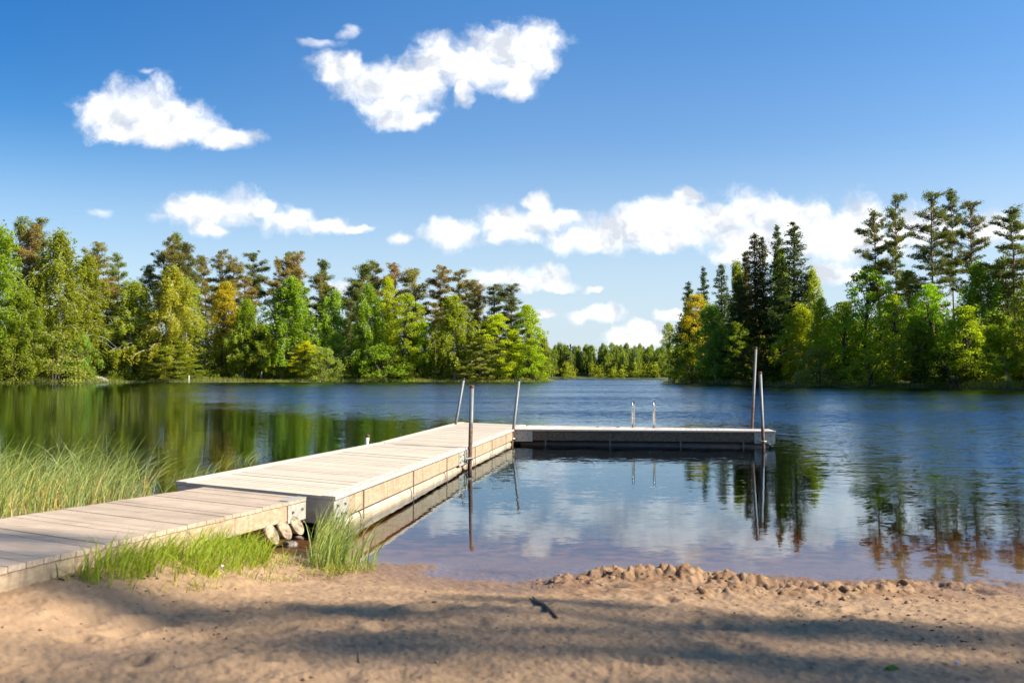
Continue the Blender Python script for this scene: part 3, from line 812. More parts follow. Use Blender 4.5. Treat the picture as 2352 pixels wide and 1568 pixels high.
def gen_broad(seed, H=16.0, R0=4.2, low=.08, n=130, leaf=.135, per=130, top=.35):
    g = np.random.default_rng(seed); L = trunk_line(g, H * .9, .5); m = MB(); C = []
    m.tube(L, np.linspace(.22, .04, len(L)), 7)
    lump = g.uniform(.7, 1.2, 32)
    for i in range(n):
        f = low + (1.0 - low) * (i + g.random()) / n; az = i * 2.4 + g.normal(0, .5)
        prof = np.interp((f - low) / (1 - low), [0, .15, .4, .65, .85, 1], [.6, .92, 1, .88, .58, top * .4]) * lump[int(az / 6.283 * 8) % 8 * 4 + min(3, int(f * 4))]
        p = at_h(L, min(f * H * .8, H * .88)); l = R0 * prof * (g.random() ** .45); e = np.array([at_h(L, min(f * H, H * .9))[0] + math.cos(az) * l, math.sin(az) * l, f * H])
        if i % 2 == 0: m.tube(bez(p * np.array([1, 1, .8]), (p + e) / 2 + np.array([0, 0, -.3]), e, 5), [.07, .05, .035, .02, .01], 4, False)
        rad = g.uniform(.5, 1.0); cnt = int(per * rad); q_ = g.normal(size=(cnt, 3)); q_ /= np.linalg.norm(q_, axis=1)[:, None]; q_ *= (g.random((cnt, 1)) ** .4) * rad
        C.append(e + q_ * np.array([1.15, 1.15, .62]))
    V, Fq = rhomb(np.concatenate(C), leaf, g, .25); return m, V, Fq


def gen_pine(seed, H=24.0, crown=.5, R0=2.9, n=34, leaf=.115, dens=1.0, pad=.52, rad=.66):
    g = np.random.default_rng(seed); L = trunk_line(g, H, .5); m = MB(); C = []
    m.tube(L, np.linspace(.21, .05, len(L)), 8)
    for i in range(n):
        f = (1 - crown) + crown * ((i + 3.5 * g.random() - 1.2) / n); f = min(.985, max(.3, f)); p = at_h(L, f * H); az = g.uniform(0, 6.283); u = (f - 1 + crown) / crown
        l = R0 * np.interp(u, [0, .2, .5, .8, 1], [.7, 1, .92, .66, .25]) * g.choice([.5, .75, .95, 1.2]); d = np.array([math.cos(az), math.sin(az), 0]); rise = np.interp(u, [0, .5, 1], [-.12, .18, .7]) + g.normal(0, .1)
        br = bez(p, p + d * l * .55 + np.array([0, 0, l * (rise - .12)]), p + d * l + np.array([0, 0, l * rise + .15]), 6)
        m.tube(br, np.linspace(.07, .015, 6), 4, False)
        for k in range(int(max(3, l * 5.0 * dens))):
            t = g.uniform(.25, 1.0); q_ = br[min(5, int(t * 5.99))] + np.array([g.normal(0, .28), g.normal(0, .28), g.uniform(0, .25)])
            cnt = int(62 * dens); w = g.normal(size=(cnt, 3)); w /= np.linalg.norm(w, axis=1)[:, None]; w *= g.random((cnt, 1)) ** .5
            C.append(q_ + w * np.array([rad, rad, pad]) * g.uniform(.55, 1.35))
    for i in range(9):                                             # dead snags on the bare stem
        f = g.uniform(.15, max(.2, 1 - crown)); p = at_h(L, f * H); az = g.uniform(0, 6.28); l = g.uniform(.4, 1.3)
        m.tube([p, p + np.array([math.cos(az) * l, math.sin(az) * l, g.uniform(-.3, .2)])], [.03, .008], 4, False)
    V, Fq = rhomb(np.concatenate(C), leaf, g, .15, .45); return m, V, Fq


def gen_spruce(seed, H=22.0, R0=3.0, whorls=52, leaf=.135, low=.04):
    g = np.random.default_rng(seed); L = trunk_line(g, H, .12); m = MB(); C = []
    m.tube(L, np.linspace(.22, .015, len(L)), 7)
    for i in range(whorls):
        f = low + (.985 - low) * (i / (whorls - 1)); ra = R0 * (1 - f) ** .72 * np.interp(f, [0, .12, .3], [.7, .9, 1]) + .16
        for k in range(max(4, int(8 * (1 - f) + 3))):
            az = g.uniform(0, 6.283); l = ra * g.uniform(.5, 1.18); d = np.array([math.cos(az), math.sin(az), 0]); p = at_h(L, f * H + g.normal(0, .15))
            dr = np.interp(f, [0, .6, 1], [.42, .22, -.5]) * l
            br = bez(p, p + d * l * .55 + np.array([0, 0, -dr * .9]), p + d * l + np.array([0, 0, -dr + .1 * l]), 5)
            if k % 2 == 0: m.tube(br, [.04, .03, .022, .014, .006], 3, False)
            cnt = int(12 + 38 * l); t = g.random(cnt) ** .8; idx = np.minimum(3, (t * 4).astype(int)); fr = (t * 4 - idx)[:, None]
            c = br[idx] * (1 - fr) + br[idx + 1] * fr; wd = (.10 + .22 * l * (1 - t) * .6)[:, None]
            C.append(c + np.concatenate([g.normal(size=(cnt, 2)) * wd, -(g.random((cnt, 1)) ** 1.3) * .42], 1))
    V, Fq = rhomb(np.concatenate(C), leaf, g, 0, .42); return m, V, Fq


def gen_shrub(seed, H=5.0, R0=3.0, n=80, per=95, leaf=.105):
    g = np.random.default_rng(seed); m = MB(); C = []
    for i in range(9):
        az = g.uniform(0, 6.28); l = R0 * g.uniform(.3, .8)
        m.tube(bez(np.array([g.normal(0, .3), g.normal(0, .3), 0]), np.array([math.cos(az) * l * .3, math.sin(az) * l * .3, H * .5]), np.array([math.cos(az) * l, math.sin(az) * l, H * g.uniform(.6, .95)]), 6), [.09, .075, .06, .045, .03, .01], 5, False)
    for i in range(n):
        az = g.uniform(0, 6.28); f = g.random(); rr_ = R0 * np.interp(f, [0, .25, .6, 1], [.85, 1, .85, .25]) * g.random() ** .5
        e = np.array([math.cos(az) * rr_, math.sin(az) * rr_, H * (.04 + .93 * f)]); rad = g.uniform(.4, .85); cnt = int(per * rad)
        q_ = g.normal(size=(cnt, 3)); q_ /= np.linalg.norm(q_, axis=1)[:, None]; C.append(e + q_ * (g.random((cnt, 1)) ** .4) * rad * np.array([1, 1, .65]))
    V, Fq = rhomb(np.concatenate(C), leaf, g, .2); return m, V, Fq


def proto(kind, gen, bark, leafm, H):
    m, V, Fq = gen
    me = bpy.data.meshes.new(kind + '_trunk'); me.from_pydata(m.v, [], m.f); me.materials.append(M[bark])
    me.polygons.foreach_set('use_smooth', np.ones(len(me.polygons), bool)); me.update()
    W_ = np.percentile(np.abs(V[:, 0]), 97) * 2
    return (me, np_mesh(kind + '_crown', V, Fq, M[leafm]), H, W_)


PR = {
    'birch': [proto('birch', gen_birch(s, 20, r, lo, w), 'birchbark', 'leaf', 20) for s, r, lo, w in ((1, 3.4, .10, 1.0), (2, 3.0, .14, .8), (3, 3.8, .08, 1.1), (4, 2.8, .22, .7))],
    'broad': [proto('broadleaf', gen_broad(s, 16, r, lo), 'darkbark', 'leaf', 16) for s, r, lo in ((11, 4.2, .05), (12, 3.6, .12), (13, 4.4, .03), (14, 3.4, .2))],
    'pine': [proto('pine', gen_pine(s, 24, c, r, n), 'pinebark', 'needle', 24) for s, c, r, n in ((21, .6, 3.0, 46), (22, .5, 3.3, 38), (23, .72, 2.7, 58), (24, .46, 3.1, 36), (25, .8, 3.1, 64))],
    'tallpine': [proto('pine', gen_pine(s, 26, c, r, n, .11, .85, .36, .5), 'pinebark', 'needle', 26) for s, c, r, n in ((31, .54, 3.0, 62), (32, .6, 3.2, 66), (33, .5, 2.6, 54), (34, .56, 2.9, 58))],
    'openpine': [proto('open_pine', gen_pine(s, 26, .55, 3.0, 26, .12, .62, .5), 'pinebark', 'needle', 26) for s in (81, 82)],
    'spruce': [proto('spruce', gen_spruce(s, 22, r), 'darkbark', 'needle', 22) for s, r in ((41, 3.0), (42, 2.6), (43, 3.3))],
    'shrub': [proto('shrub', gen_shrub(s, 5, r), 'darkbark', 'leaf', 5) for s, r in ((51, 3.0), (52, 2.6), (53, 3.4))],
    'farbirch': [proto('far_birch', gen_birch(s, 14, r, .16, .7, 60, .14), 'birchbark', 'leaf', 14) for s, r in ((61, 2.8), (62, 3.4), (63, 2.4), (64, 3.0))],
    'farspruce': [proto('far_spruce', gen_spruce(s, 16, 2.0, 24, .26), 'darkbark', 'needle', 16) for s in (71, 72)],
}
LSH = ([-200, 0, 300, 600, 900, 1180, 1262], [150, 163, 181, 191, 197, 199, 204])
RSH = ([1525, 1560, 1640, 1740, 1870, 2000, 2352, 2700], [198, 176, 152, 137, 122, 113, 95.5, 74])
CNT = {}
WIDER = dict(birch=1.2, broad=1.22, pine=1.35, tallpine=1.35, spruce=1.35, shrub=1.15)
NAMES = dict(birch='birch_tree', broad='broadleaf_tree', pine='pine_tree', openpine='pine_tree', tallpine='pine_tree', spruce='spruce_tree', shrub='shrub')
tr = random.Random(5)


def tree(kind, side, px, top, off, wpx, color, label, lean=0.0, form=None, cat=None):
    sh = LSH if side == 'L' else RSH
    d = float(np.interp(px, *sh)) + off
    x = (px - CX) / F * d; z0 = gz(x, d) - .1
    Hh = EYE + (HOR - top) / F * d - z0
    i = CNT.get(kind, 0); CNT[kind] = i + 1
    me_t, me_c, H, W_ = PR[kind][(i if form is None else form) % len(PR[kind])]
    t = thing(NAMES[kind], label, cat or ('shrub' if kind == 'shrub' else 'tree'), (x - math.tan(R(lean)) * Hh * .0, d, z0), None, (0, R(lean), 0))
    sz = Hh / H / math.cos(R(lean)); sxy = WIDER.get(kind, 1.0) * (wpx / F * d) / W_ * tr.uniform(.92, 1.12)
    rz = tr.uniform(0, 6.28)
    for nm, me in (('trunk', me_t), ('crown', me_c)):
        o = link(nm, me, t); o.scale = (sxy, sxy, sz); o.rotation_euler = (0, 0, rz)
        if nm == 'crown': o.color = tuple(c * tr.uniform(.88, 1.12) for c in color) + (1,)
    return t


BIR = (0.245, 0.330, 0.045); BIRP = (0.331, 0.413, 0.079); DEC = (0.315, 0.426, 0.035); YEL = (0.442, 0.509, 0.032); OCH = (0.455, 0.409, 0.050); GRY = (0.283, 0.350, 0.106)
PIN = (0.218, 0.245, 0.067); PINB = (0.283, 0.245, 0.079); SPR = (0.081, 0.116, 0.037); SPRB = (0.107, 0.116, 0.040); PIND = (0.151, 0.185, 0.059)
TREES = [
    # left shore, from the left edge of the photograph
    ('birch', 'L', -8, 508, 3, 95, BIR, 'tall green birch cut by the left edge of the photograph'),
    ('pine', 'L', 30, 507, 14, 55, PIN, 'brownish pine rising beside the birch at the left edge', 0, 4),
    ('pine', 'L', 57, 523, 10, 50, PINB, 'russet pine, lowest of the three behind the big left birch', 0, 4),
    ('pine', 'L', 82, 510, 14, 50, PIN, 'pine with pointed top just left of the big left birch', 0, 2),
    ('birch', 'L', 134, 524, 4, 112, BIR, 'biggest birch on the left, broad rounded top', 0, 2),
    ('birch', 'L', 196, 577, 7, 82, BIR, 'dense birch on the right flank of the biggest left birch', 0, 0),
    ('pine', 'L', 215, 562, 18, 55, PINB, 'brown tinged pine behind the dense left birches', 0, 0),
    ('pine', 'L', 238, 640, 10, 40, PINB, 'small brown pine between the left birches and the slender pine', 0, 2),
    ('birch', 'L', 50, 660, 1, 85, BIR, 'low green birch hanging over the water at far left', 0, 2),
    ('shrub', 'L', 30, 775, 0, 90, BIR, 'dark green shrub by the water in the far left corner'),
    ('shrub', 'L', 125, 755, 0, 120, GRY, 'dull green alder bush by the water below the biggest birch'),
    ('shrub', 'L', 190, 762, 1, 60, GRY, 'grey green thin alder bush just left of the white boat'),
    ('pine', 'L', 272, 589, 22, 36, PIN, 'slender lone pine with small top left of the weeping birches', 0, 2),
    ('pine', 'L', 306, 612, 24, 40, PIND, 'low dark pine with flat crown beside the slender lone pine', 6, 1),
    ('pine', 'L', 340, 586, 24, 48, PIN, 'pine leaning to the right with a lopsided crown', 9, 1),
    ('pine', 'L', 388, 550, 20, 44, PIN, 'left one of the highest pines above the weeping birch', 0, 0),
    ('pine', 'L', 409, 544, 24, 38, PIN, 'highest pine of the left wood, above the weeping birch', 0, 2),
    ('pine', 'L', 430, 563, 20, 52, PIND, 'open crowned pine on the right of the highest left pine', 2, 1),
    ('birch', 'L', 300, 640, 5, 84, BIRP, 'pale birch left of the big weeping birch', -2, 1),
    ('birch', 'L', 372, 606, 3, 112, BIRP, 'big weeping birch with white leaning trunk', 6, 2),
    ('birch', 'L', 428, 630, 8, 62, BIRP, 'narrow pale birch right of the big weeping birch', 0, 1),
    ('broad', 'L', 405, 778, 1, 92, BIR, 'low round broadleaf tree hanging over the far reeds', 0, 0),
    ('pine', 'L', 470, 591, 24, 46, PIN, 'flat topped pine above the ochre young leaves', 0, 1),
    ('pine', 'L', 503, 581, 26, 40, PIN, 'tall pointed pine behind the ochre tree', 0, 0),
    ('pine', 'L', 531, 597, 24, 46, PINB, 'brown pine with wide boughs right of the ochre tree', 0, 4),
    ('pine', 'L', 577, 588, 26, 46, PIND, 'dark thick topped pine standing alone in a gap of sky', 0, 3),
    ('pine', 'L', 556, 640, 16, 44, PINB, 'lower brown pine before the dark thick topped pine', 0, 2),
    ('broad', 'L', 511, 650, 9, 58, OCH, 'ochre yellow tree with young leaves in the left wood', 0, 3),
    ('birch', 'L', 557, 682, 3, 64, BIR, 'darker green pointed birch right of the ochre tree', 0, 1),
    ('pine', 'L', 627, 602, 26, 36, PINB, 'left outermost pine of the clump over the leaning birch', 4, 3),
    ('pine', 'L', 655, 585, 28, 42, PIN, 'tall pine in the clump over the leaning birch', 0, 0),
    ('pine', 'L', 682, 581, 25, 46, PINB, 'tallest pine of the clump over the leaning birch', 0, 4),
    ('pine', 'L', 718, 603, 25, 42, PIND, 'pine bent to the right at the end of its clump', 8, 1),
    ('pine', 'L', 731, 633, 22, 42, PIN, 'lower thin pine right of the bent pine', 0, 0),
    ('birch', 'L', 648, 630, 4, 98, BIR, 'large birch with dark leaning trunk in the middle of the left wood', 5, 0),
    ('birch', 'L', 600, 742, 2, 60, BIR, 'small dark birch before the large leaning birch', 0, 1),
    ('broad', 'L', 700, 783, 2, 64, YEL, 'bright yellow green maple bush near the water', 0, 0),
    ('birch', 'L', 757, 659, 7, 48, BIRP, 'slender pale birch with white trunk in a gap', 0, 3),
    ('shrub', 'L', 742, 798, 0, 66, GRY, 'grey green willow bush right of the yellow maple bush'),
    ('pine', 'L', 820, 611, 20, 62, PIN, 'broad crowned pine left of the bright lime tree', 0, 1),
    ('pine', 'L', 866, 604, 24, 36, PIND, 'slim dark pine behind the bright lime tree', 0, 2),
    ('pine', 'L', 800, 655, 16, 46, PIND, 'dark lower pine beneath the broad crowned pine', 0, 4),
    ('broad', 'L', 890, 637, 6, 48, YEL, 'narrow lime green tree lit up before the pines', 0, 1),
    ('pine', 'L', 912, 612, 22, 56, PINB, 'rust coloured pine just right of the lime tree', 0, 0),
    ('pine', 'L', 958, 620, 20, 58, PINB, 'wide brown pine in the middle of the right pine row', 0, 4),
    ('birch', 'L', 846, 648, 4, 84, BIR, 'green birch left of the lime tree, full to the ground', 0, 2),
    ('broad', 'L', 922, 676, 3, 84, DEC, 'large light green tree with layered boughs reaching the water', 0, 2),
    ('shrub', 'L', 880, 790, 0, 96, BIR, 'green alder bush below the layered light green tree'),
    ('pine', 'L', 1015, 615, 20, 52, PINB, 'tall brown pine above the dense pointed birch', 0, 0),
    ('pine', 'L', 1049, 624, 18, 46, PINB, 'dark topped pine behind the dense pointed birch', 0, 2),
    ('pine', 'L', 1000, 700, 10, 40, PINB, 'bare stemmed red pine standing in the open glade', 0, 3),
    ('broad', 'L', 975, 740, 16, 60, DEC, 'shaded bright understorey tree behind the glade', 0, 1),
    ('birch', 'L', 1044, 672, 3, 80, BIR, 'dense pointed birch down to the water near the point', 0, 0),
    ('pine', 'L', 1082, 648, 18, 34, PIN, 'left one of two pines close together near the point', 0, 2),
    ('pine', 'L', 1099, 651, 14, 40, PINB, 'right one of two pines close together near the point', 0, 4),
    ('pine', 'L', 1131, 658, 12, 42, PIN, 'grey green pine beside the last pine of the left wood', 0, 2),
    ('pine', 'L', 1174, 655, 9, 52, PIND, 'dark last pine of the left wood, right of all its pines', 0, 4),
    ('broad', 'L', 1150, 722, 4, 86, YEL, 'yellowish tree under the last pine of the left wood', 0, 0),
    ('broad', 'L', 1106, 775, 1, 82, GRY, 'dull green willow with stems leaning over the reeds', -5, 2),
    ('broad', 'L', 1212, 702, 3, 76, DEC, 'bright green tree at the very tip of the left wood', 0, 3),
    ('shrub', 'L', 1222, 792, 1, 64, DEC, 'light green bush under the tree at the tip'),
    ('birch', 'L', 1248, 772, 22, 30, BIR, 'small drooping birch peeping out behind the tip'),
    # right shore, from the point towards the right edge
    ('broad', 'R', 1536, 742, 3, 38, GRY, 'small grey green tree at the tip of the right shore', 0, 1),
    ('spruce', 'R', 1582, 646, 14, 44, SPR, 'small spruce, first one from the point of the right shore', 0, 1),
    ('spruce', 'R', 1618, 612, 15, 40, SPR, 'middle one of three small spruces near the right point', 0, 1),
    ('spruce', 'R', 1658, 604, 14, 50, SPR, 'tallest of three small spruces near the right point', 0, 0),
    ('broad', 'R', 1604, 678, 8, 62, OCH, 'ochre tinted tree before the small spruces', 0, 3),
    ('birch', 'R', 1580, 716, 3, 70, BIR, 'light birch by the water near the right point', 0, 0),
    ('birch', 'R', 1644, 694, 3, 62, BIRP, 'light birch with white trunk just left of the dark spruces', 0, 1),
    ('spruce', 'R', 1697, 628, 8, 52, SPR, 'lower spruce at the left foot of the big dark spruces', 0, 2),
    ('spruce', 'R', 1716, 574, 14, 52, SPRB, 'spruce on the left shoulder of the big dark spruces', 0, 0),
    ('spruce', 'R', 1737, 532, 12, 56, SPRB, 'left twin of the tall dark spruces', 0, 0),
    ('spruce', 'R', 1756, 540, 14, 48, SPRB, 'right twin of the tall dark spruces', 0, 2),
    ('spruce', 'R', 1790, 515, 16, 56, SPR, 'second tallest dark spruce with lime birch leaves before it', 0, 1),
    ('spruce', 'R', 1826, 506, 11, 84, SPR, 'tallest and broadest dark spruce of the right shore', 0, 2),
    ('birch', 'R', 1704, 592, 16, 44, BIR, 'thin birch growing among the dark spruces, on their left', 0, 3),
    ('birch', 'R', 1800, 560, 20, 44, BIR, 'thin lime birch squeezed between the two tallest spruces', 0, 3),
    ('birch', 'R', 1862, 610, 14, 44, BIRP, 'drooping birch behind the tallest spruce, on its right', 0, 1),
    ('shrub', 'R', 1742, 790, 1, 96, (0.075, 0.097, 0.025), 'dark alder bush at the foot of the dark spruces'),
    ('birch', 'R', 1828, 696, 3, 64, DEC, 'bright birch with pale trunk before the tallest spruce', 0, 1),
    ('birch', 'R', 1890, 677, 5, 56, DEC, 'round topped birch in the dip between spruces and pines', 0, 0),
    ('shrub', 'R', 1884, 800, 0, 96, GRY, 'grey green alder bush on the waterline under the bright birch'),
    ('broad', 'R', 1938, 694, 3, 74, DEC, 'green tree sloping up towards the tall pines', 0, 1),
    ('broad', 'R', 1985, 620, 8, 112, DEC, 'high leafy tree just left of the tall pines', 0, 2),
    ('tallpine', 'R', 2026, 489, 10, 66, PIND, 'tall pine with a bough reaching left, first of the high pines', -1, 0),
    ('tallpine', 'R', 2062, 454, 14, 66, PIND, 'tall umbrella topped pine, second from the left of the high pines', 0, 1),
    ('tallpine', 'R', 2145, 452, 8, 76, PIND, 'thickest stemmed high pine standing apart in the middle', 0, 1),
    ('tallpine', 'R', 2196, 440, 16, 46, PIND, 'topmost bare stemmed pine of the right shore', -1, 2),
    ('tallpine', 'R', 2236, 472, 14, 66, PIND, 'high pine with dense side boughs right of the topmost one', 0, 1),
    ('tallpine', 'R', 2335, 484, 9, 76, PIND, 'dark pine with drooping boughs at the right edge', 0, 0),
    ('broad', 'R', 2052, 676, 3, 84, DEC, 'lit green tree below the umbrella topped pine', 0, 0),
    ('broad', 'R', 2092, 624, 9, 92, PIN, 'olive green tree between the stems of the high pines', 0, 3),
    ('broad', 'R', 2148, 654, 5, 86, DEC, 'yellow green tree at the foot of the thick pine', 0, 2),
    ('broad', 'R', 2218, 704, 2, 84, DEC, 'leafy low tree before the topmost pine', 0, 1),
    ('birch', 'R', 2258, 594, 7, 118, BIR, 'large birch with domed crown near the right edge', 0, 2),
    ('broad', 'R', 2316, 590, 9, 92, PIN, 'dark olive tree behind the large domed birch', 0, 2),
    ('birch', 'R', 2318, 742, 1, 70, DEC, 'birch with white trunk leaning left by the right edge', -9, 3),
    ('broad', 'R', 2370, 640, 3, 100, BIR, 'green tree cut by the right edge of the photograph', 0, 0),
    ('broad', 'R', 2100, 742, 1, 80, BIR, 'low bushy tree overhanging the water below the high pines', 0, 3),
    ('birch', 'R', 2120, 720, 2, 50, DEC, 'slender birch with crooked white trunk below the thick pine', -2, 3),
    ('shrub', 'R', 2000, 800, 0, 100, BIR, 'dark green bush on the waterline below the high leafy tree'),
    ('shrub', 'R', 2190, 806, 0, 110, (0.090, 0.117, 0.029), 'dark bush on the waterline left of the leaning white birch'),
    ('shrub', 'R', 1590, 800, 0, 80, BIR, 'green bush at the water below the light birch of the point'),
    ('broad', 'R', 1692, 740, 3, 60, BIR, 'green tree between the light birches and the dark spruces', 0, 1),
    ('broad', 'R', 2440, 600, 4, 120, BIR, 'leafy tree on the right shore standing just out of the photograph'),
]
for a in TREES: tree(*a)

# trees behind the beach on the right that throw the dappled shade on the sand
def shade_tree(kind, x, y, H_, w, color, label, form):
    me_t, me_c, H, W_ = PR[kind][form]; z0 = gz(x, y) - .1
    t = thing(NAMES[kind], label, 'tree', (x, y, z0))
    for nm, me in (('trunk', me_t), ('crown', me_c)):
        o = link(nm, me, t); o.scale = (w / W_, w / W_, H_ / H); o.rotation_euler = (0, 0, x * 3.1 + y)
        if nm == 'crown': o.color = tuple(color) + (1,)


shade_tree('openpine', 30.0, -1.95, 27.0, 3.4, PIN, 'open crowned pine on the beach to the right of the photograph', 0)
shade_tree('openpine', 28.6, -2.5, 25.0, 3.0, PIN, 'second open crowned pine behind the beach to the right', 1)
shade_tree('openpine', 31.5, -1.3, 28.5, 2.4, PIN, 'third open crowned pine behind the beach to the right', 1)
shade_tree('openpine', 27.0, .15, 19.5, 1.8, PIN, 'smaller pine on the beach to the right of the photograph', 1)
shade_tree('openpine', 31.0, -.25, 30.0, 1.8, PIN, 'tallest pine on the beach to the right of the photograph', 0)

# far shore: a row of birches, dark spruces above them
g = np.random.default_rng(17)
for i in range(96):
    x = g.uniform(5, 66); y = 350 + g.uniform(0, 16) + (i % 3) * 6; hgt = g.uniform(8.5, 13.0)
    me_t, me_c, H, W_ = PR['farbirch'][i % 4]; t = thing('birch_tree', 'pale green birch in the dense row along the far shore', 'tree', (x, y, gz(x, y) - .1), 'birches along the far shore')
    for nm, me in (('trunk', me_t), ('crown', me_c)):
        o = link(nm, me, t); s_ = hgt / H; o.scale = (s_ * 1.05, s_ * 1.05, s_); o.rotation_euler = (0, 0, g.uniform(0, 6.28))
        if nm == 'crown': k = g.uniform(.85, 1.2); o.color = (.215 * k, .285 * k, .065 * k, 1)
for i in range(34):
    x = g.uniform(0, 74); y = 388 + g.uniform(0, 30); zt = EYE + (HOR - (np.interp(x / y * F + CX, [1250, 1330, 1420, 1540], [800, 796, 812, 818]) + g.uniform(-8, 5))) / F * y
    z0 = gz(x, y) - .1; me_t, me_c, H, W_ = PR['farspruce'][i % 2]
    t = thing('spruce_tree', 'dark pointed spruce above the birches of the far shore', 'tree', (x, y, z0), 'spruces behind the far birches')
    for nm, me in (('trunk', me_t), ('crown', me_c)):
        o = link(nm, me, t); o.scale = (.8, .8, (zt - z0) / H); o.rotation_euler = (0, 0, g.uniform(0, 6.28))
        if nm == 'crown': o.color = (.036, .050, .026, 1)

# undergrowth that fills the woods, and the reed fringe on the far banks
def mass(name, pts, hs, leaf, color, seed, per=160, rad=(1.2, 2.2)):
    g = np.random.default_rng(seed); C = []
    z = ground(pts[:, 0], pts[:, 1], False)
    for p, h, z0 in zip(pts, hs, z):
        if abs(p[0] / p[1] * F + CX - 232) < 26 and p[1] < 186: continue
        n_ = max(2, int(h / 1.3))
        for k in range(n_):
            r_ = g.uniform(*rad); c = np.array([p[0] + g.normal(0, .7), p[1] + g.normal(0, .7), z0 + h * (k + .5) / n_]); cnt = int(per * g.uniform(.6, 1.1)); w = g.normal(size=(cnt, 3)); w /= np.linalg.norm(w, axis=1)[:, None]
            C.append(c + w * g.random((cnt, 1)) ** .4 * r_ * np.array([1.1, 1.1, .8]))
    V, Fq = rhomb(np.concatenate(C), leaf, g, .2)
    o = link(name, np_mesh(name, V, Fq, M['leaf'])); o.color = tuple(color) + (1,)
    return tag(o, kind='stuff')


g = np.random.default_rng(23)
def bank(side, lo, hi, n, o0, o1):
    px_ = g.uniform(lo, hi, n); d = np.interp(px_, *(LSH if side == 'L' else RSH)) + g.uniform(o0, o1, n)
    return np.stack([(px_ - CX) / F * d, d], 1)


P = bank('L', -60, 1225, 290, 12, 46); mass('woodland_undergrowth', P, g.uniform(3, 14, len(P)), .26, (0.134, 0.191, 0.028), 3, 110)
P = bank('L', -60, 1240, 150, 1, 6); mass('bank_undergrowth', P, g.uniform(1.0, 3.0, len(P)), .17, (0.190, 0.240, 0.036), 4, 120, (.7, 1.3))
P = bank('R', 1550, 2480, 170, 8, 28); mass('woodland_undergrowth', P, g.uniform(2.5, 10, len(P)), .22, (0.134, 0.191, 0.028), 5, 130)
P = bank('R', 1545, 2480, 100, 2, 6); mass('bank_undergrowth', P, g.uniform(1.0, 2.8, len(P)), .14, (0.134, 0.182, 0.030), 6, 130, (.6, 1.2))
P = np.stack([g.uniform(0, 72, 170), 347.5 + 45 * g.random(170) ** 1.6], 1); mass('far_undergrowth', P, g.uniform(1.5, 6.0, 170), .3, (0.270, 0.314, 0.048), 7, 60, (1, 1.6))
bp = np.concatenate([bank('L', -60, 1262, 9000, -1.8, 1.0), bank('R', 1535, 2450, 2600, -.8, .8)])
dd = shore_dist(bp[:, 0], bp[:, 1]); bp = bp[(dd < 2.4) & (dd > -1.5)]
clump = vnoise(bp[:, 0] * .25, bp[:, 1] * .25, 5) + .5
blades('bank_reeds', at_ground(bp, -.1), .5 + .9 * clump * np.random.default_rng(1).uniform(.6, 1.1, len(bp)), .055, (0, .1), 2.0, (.22, .26, .085), 45, .3, 4)

# ------------------------------------------------------------------ small things on the far banks
bc = aty(234, 866, 178.5)
bz = gz(bc[0], 178.5)
bt = thing('rowing_boat', 'white upturned rowing boat on the bank at the left', 'boat', (bc[0], 178.5, max(bz, .55)), None, (R(24), R(14), R(-14)))
V, Fc = [], []
for i in range(13):
    s = i / 12 * 2 - 1; hw = .62 * (1 - abs(s) ** 2.6) ** .6 + .02
    for k in range(9):
        a = math.pi * k / 8; V.append((s * 1.55, -math.cos(a) * hw, math.sin(a) ** .8 * .52 * (1 - .35 * s * s)))
Fc = [(i * 9 + k, (i + 1) * 9 + k, (i + 1) * 9 + k + 1, i * 9 + k + 1) for i in range(12) for k in range(8)]
me = bpy.data.meshes.new('hull'); me.from_pydata(V, [], Fc); me.materials.append(M['boat']); me.polygons.foreach_set('use_smooth', [True] * len(me.polygons)); link('hull', me, bt)
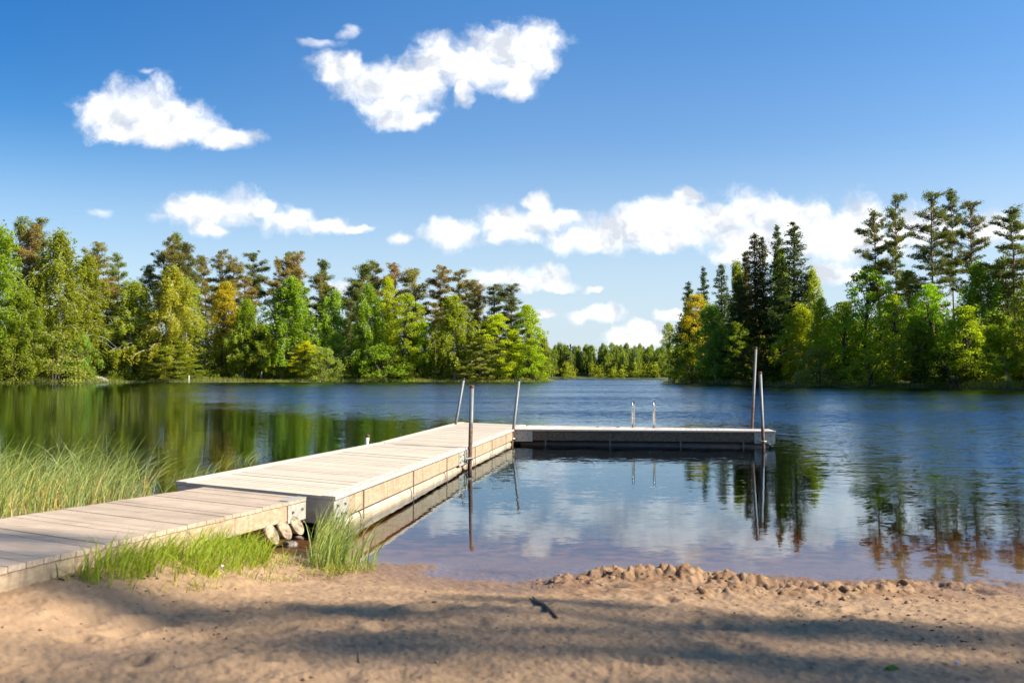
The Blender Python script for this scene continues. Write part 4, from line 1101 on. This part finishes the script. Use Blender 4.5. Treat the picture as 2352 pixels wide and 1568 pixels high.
m = MB(); m.tube([(-1.5, 0, .36), (-.8, 0, .50), (0, 0, .545), (.8, 0, .50), (1.5, 0, .36)], .03, 6); me = bpy.data.meshes.new('keel'); me.from_pydata(m.v, [], m.f); me.materials.append(M['boat']); link('keel', me, bt)
m = MB()
for sy in (-1, 1): m.tube([(s * 1.55, sy * (.62 * (1 - abs(s) ** 2.6) ** .6 + .03), .02) for s in np.linspace(-1, 1, 13)], .035, 6)
me = bpy.data.meshes.new('gunwale'); me.from_pydata(m.v, [], m.f); me.materials.append(M['boatrim']); link('gunwale', me, bt)


def marker(label, px_, top, d, r, mt):
    p = aty(px_, top, d); b = np.array([p[0], d, 0.0])
    t = thing('marker_post', label, 'post', b)
    m = MB(); m.tube([b - np.array([0, 0, .8]), p], r, 10); m.build('shaft', M[mt], t, smooth=True)
    m = MB(); m.tube([p, p + np.array([0, 0, .03])], r * 1.15, 10); m.build('cap', M['capr'], t)


marker('thin white marker post at the edge of the far reeds', 434, 862, 183.5, .085, 'polewhite')
marker('thin grey post in the reeds beside the white marker post', 424, 859, 187, .07, 'polelow')

sx0 = aty(1506, 865, 352.0)
sz0 = gz(sx0[0], 352.0)
hut = thing('shed', 'small dark shed by the water on the far shore', 'shed', (sx0[0], 352.0, sz0), None)
def lm(name, boxes, mt, parent):
    m = MB()
    for b in boxes: m.box(*b)
    me = bpy.data.meshes.new(name); me.from_pydata(m.v, [], m.f); me.materials.append(M[mt]); return link(name, me, parent)
lm('wall', [(-1.3, 1.3, -1, 1, 0, 1.5)], 'shed', hut)
m = MB(); m.add([(-1.5, -1.2, 1.5), (1.5, -1.2, 1.5), (1.5, 1.2, 1.5), (-1.5, 1.2, 1.5), (-1.5, 0, 2.05), (1.5, 0, 2.05)], [(0, 3, 2, 1), (0, 1, 5, 4), (2, 3, 4, 5), (0, 4, 3), (1, 2, 5)])
me = bpy.data.meshes.new('roof'); me.from_pydata(m.v, [], m.f); me.materials.append(M['roof']); link('roof', me, hut)
lm('door', [(-.4, .4, -1.04, -1.0, .05, 1.4)], 'roof', hut)
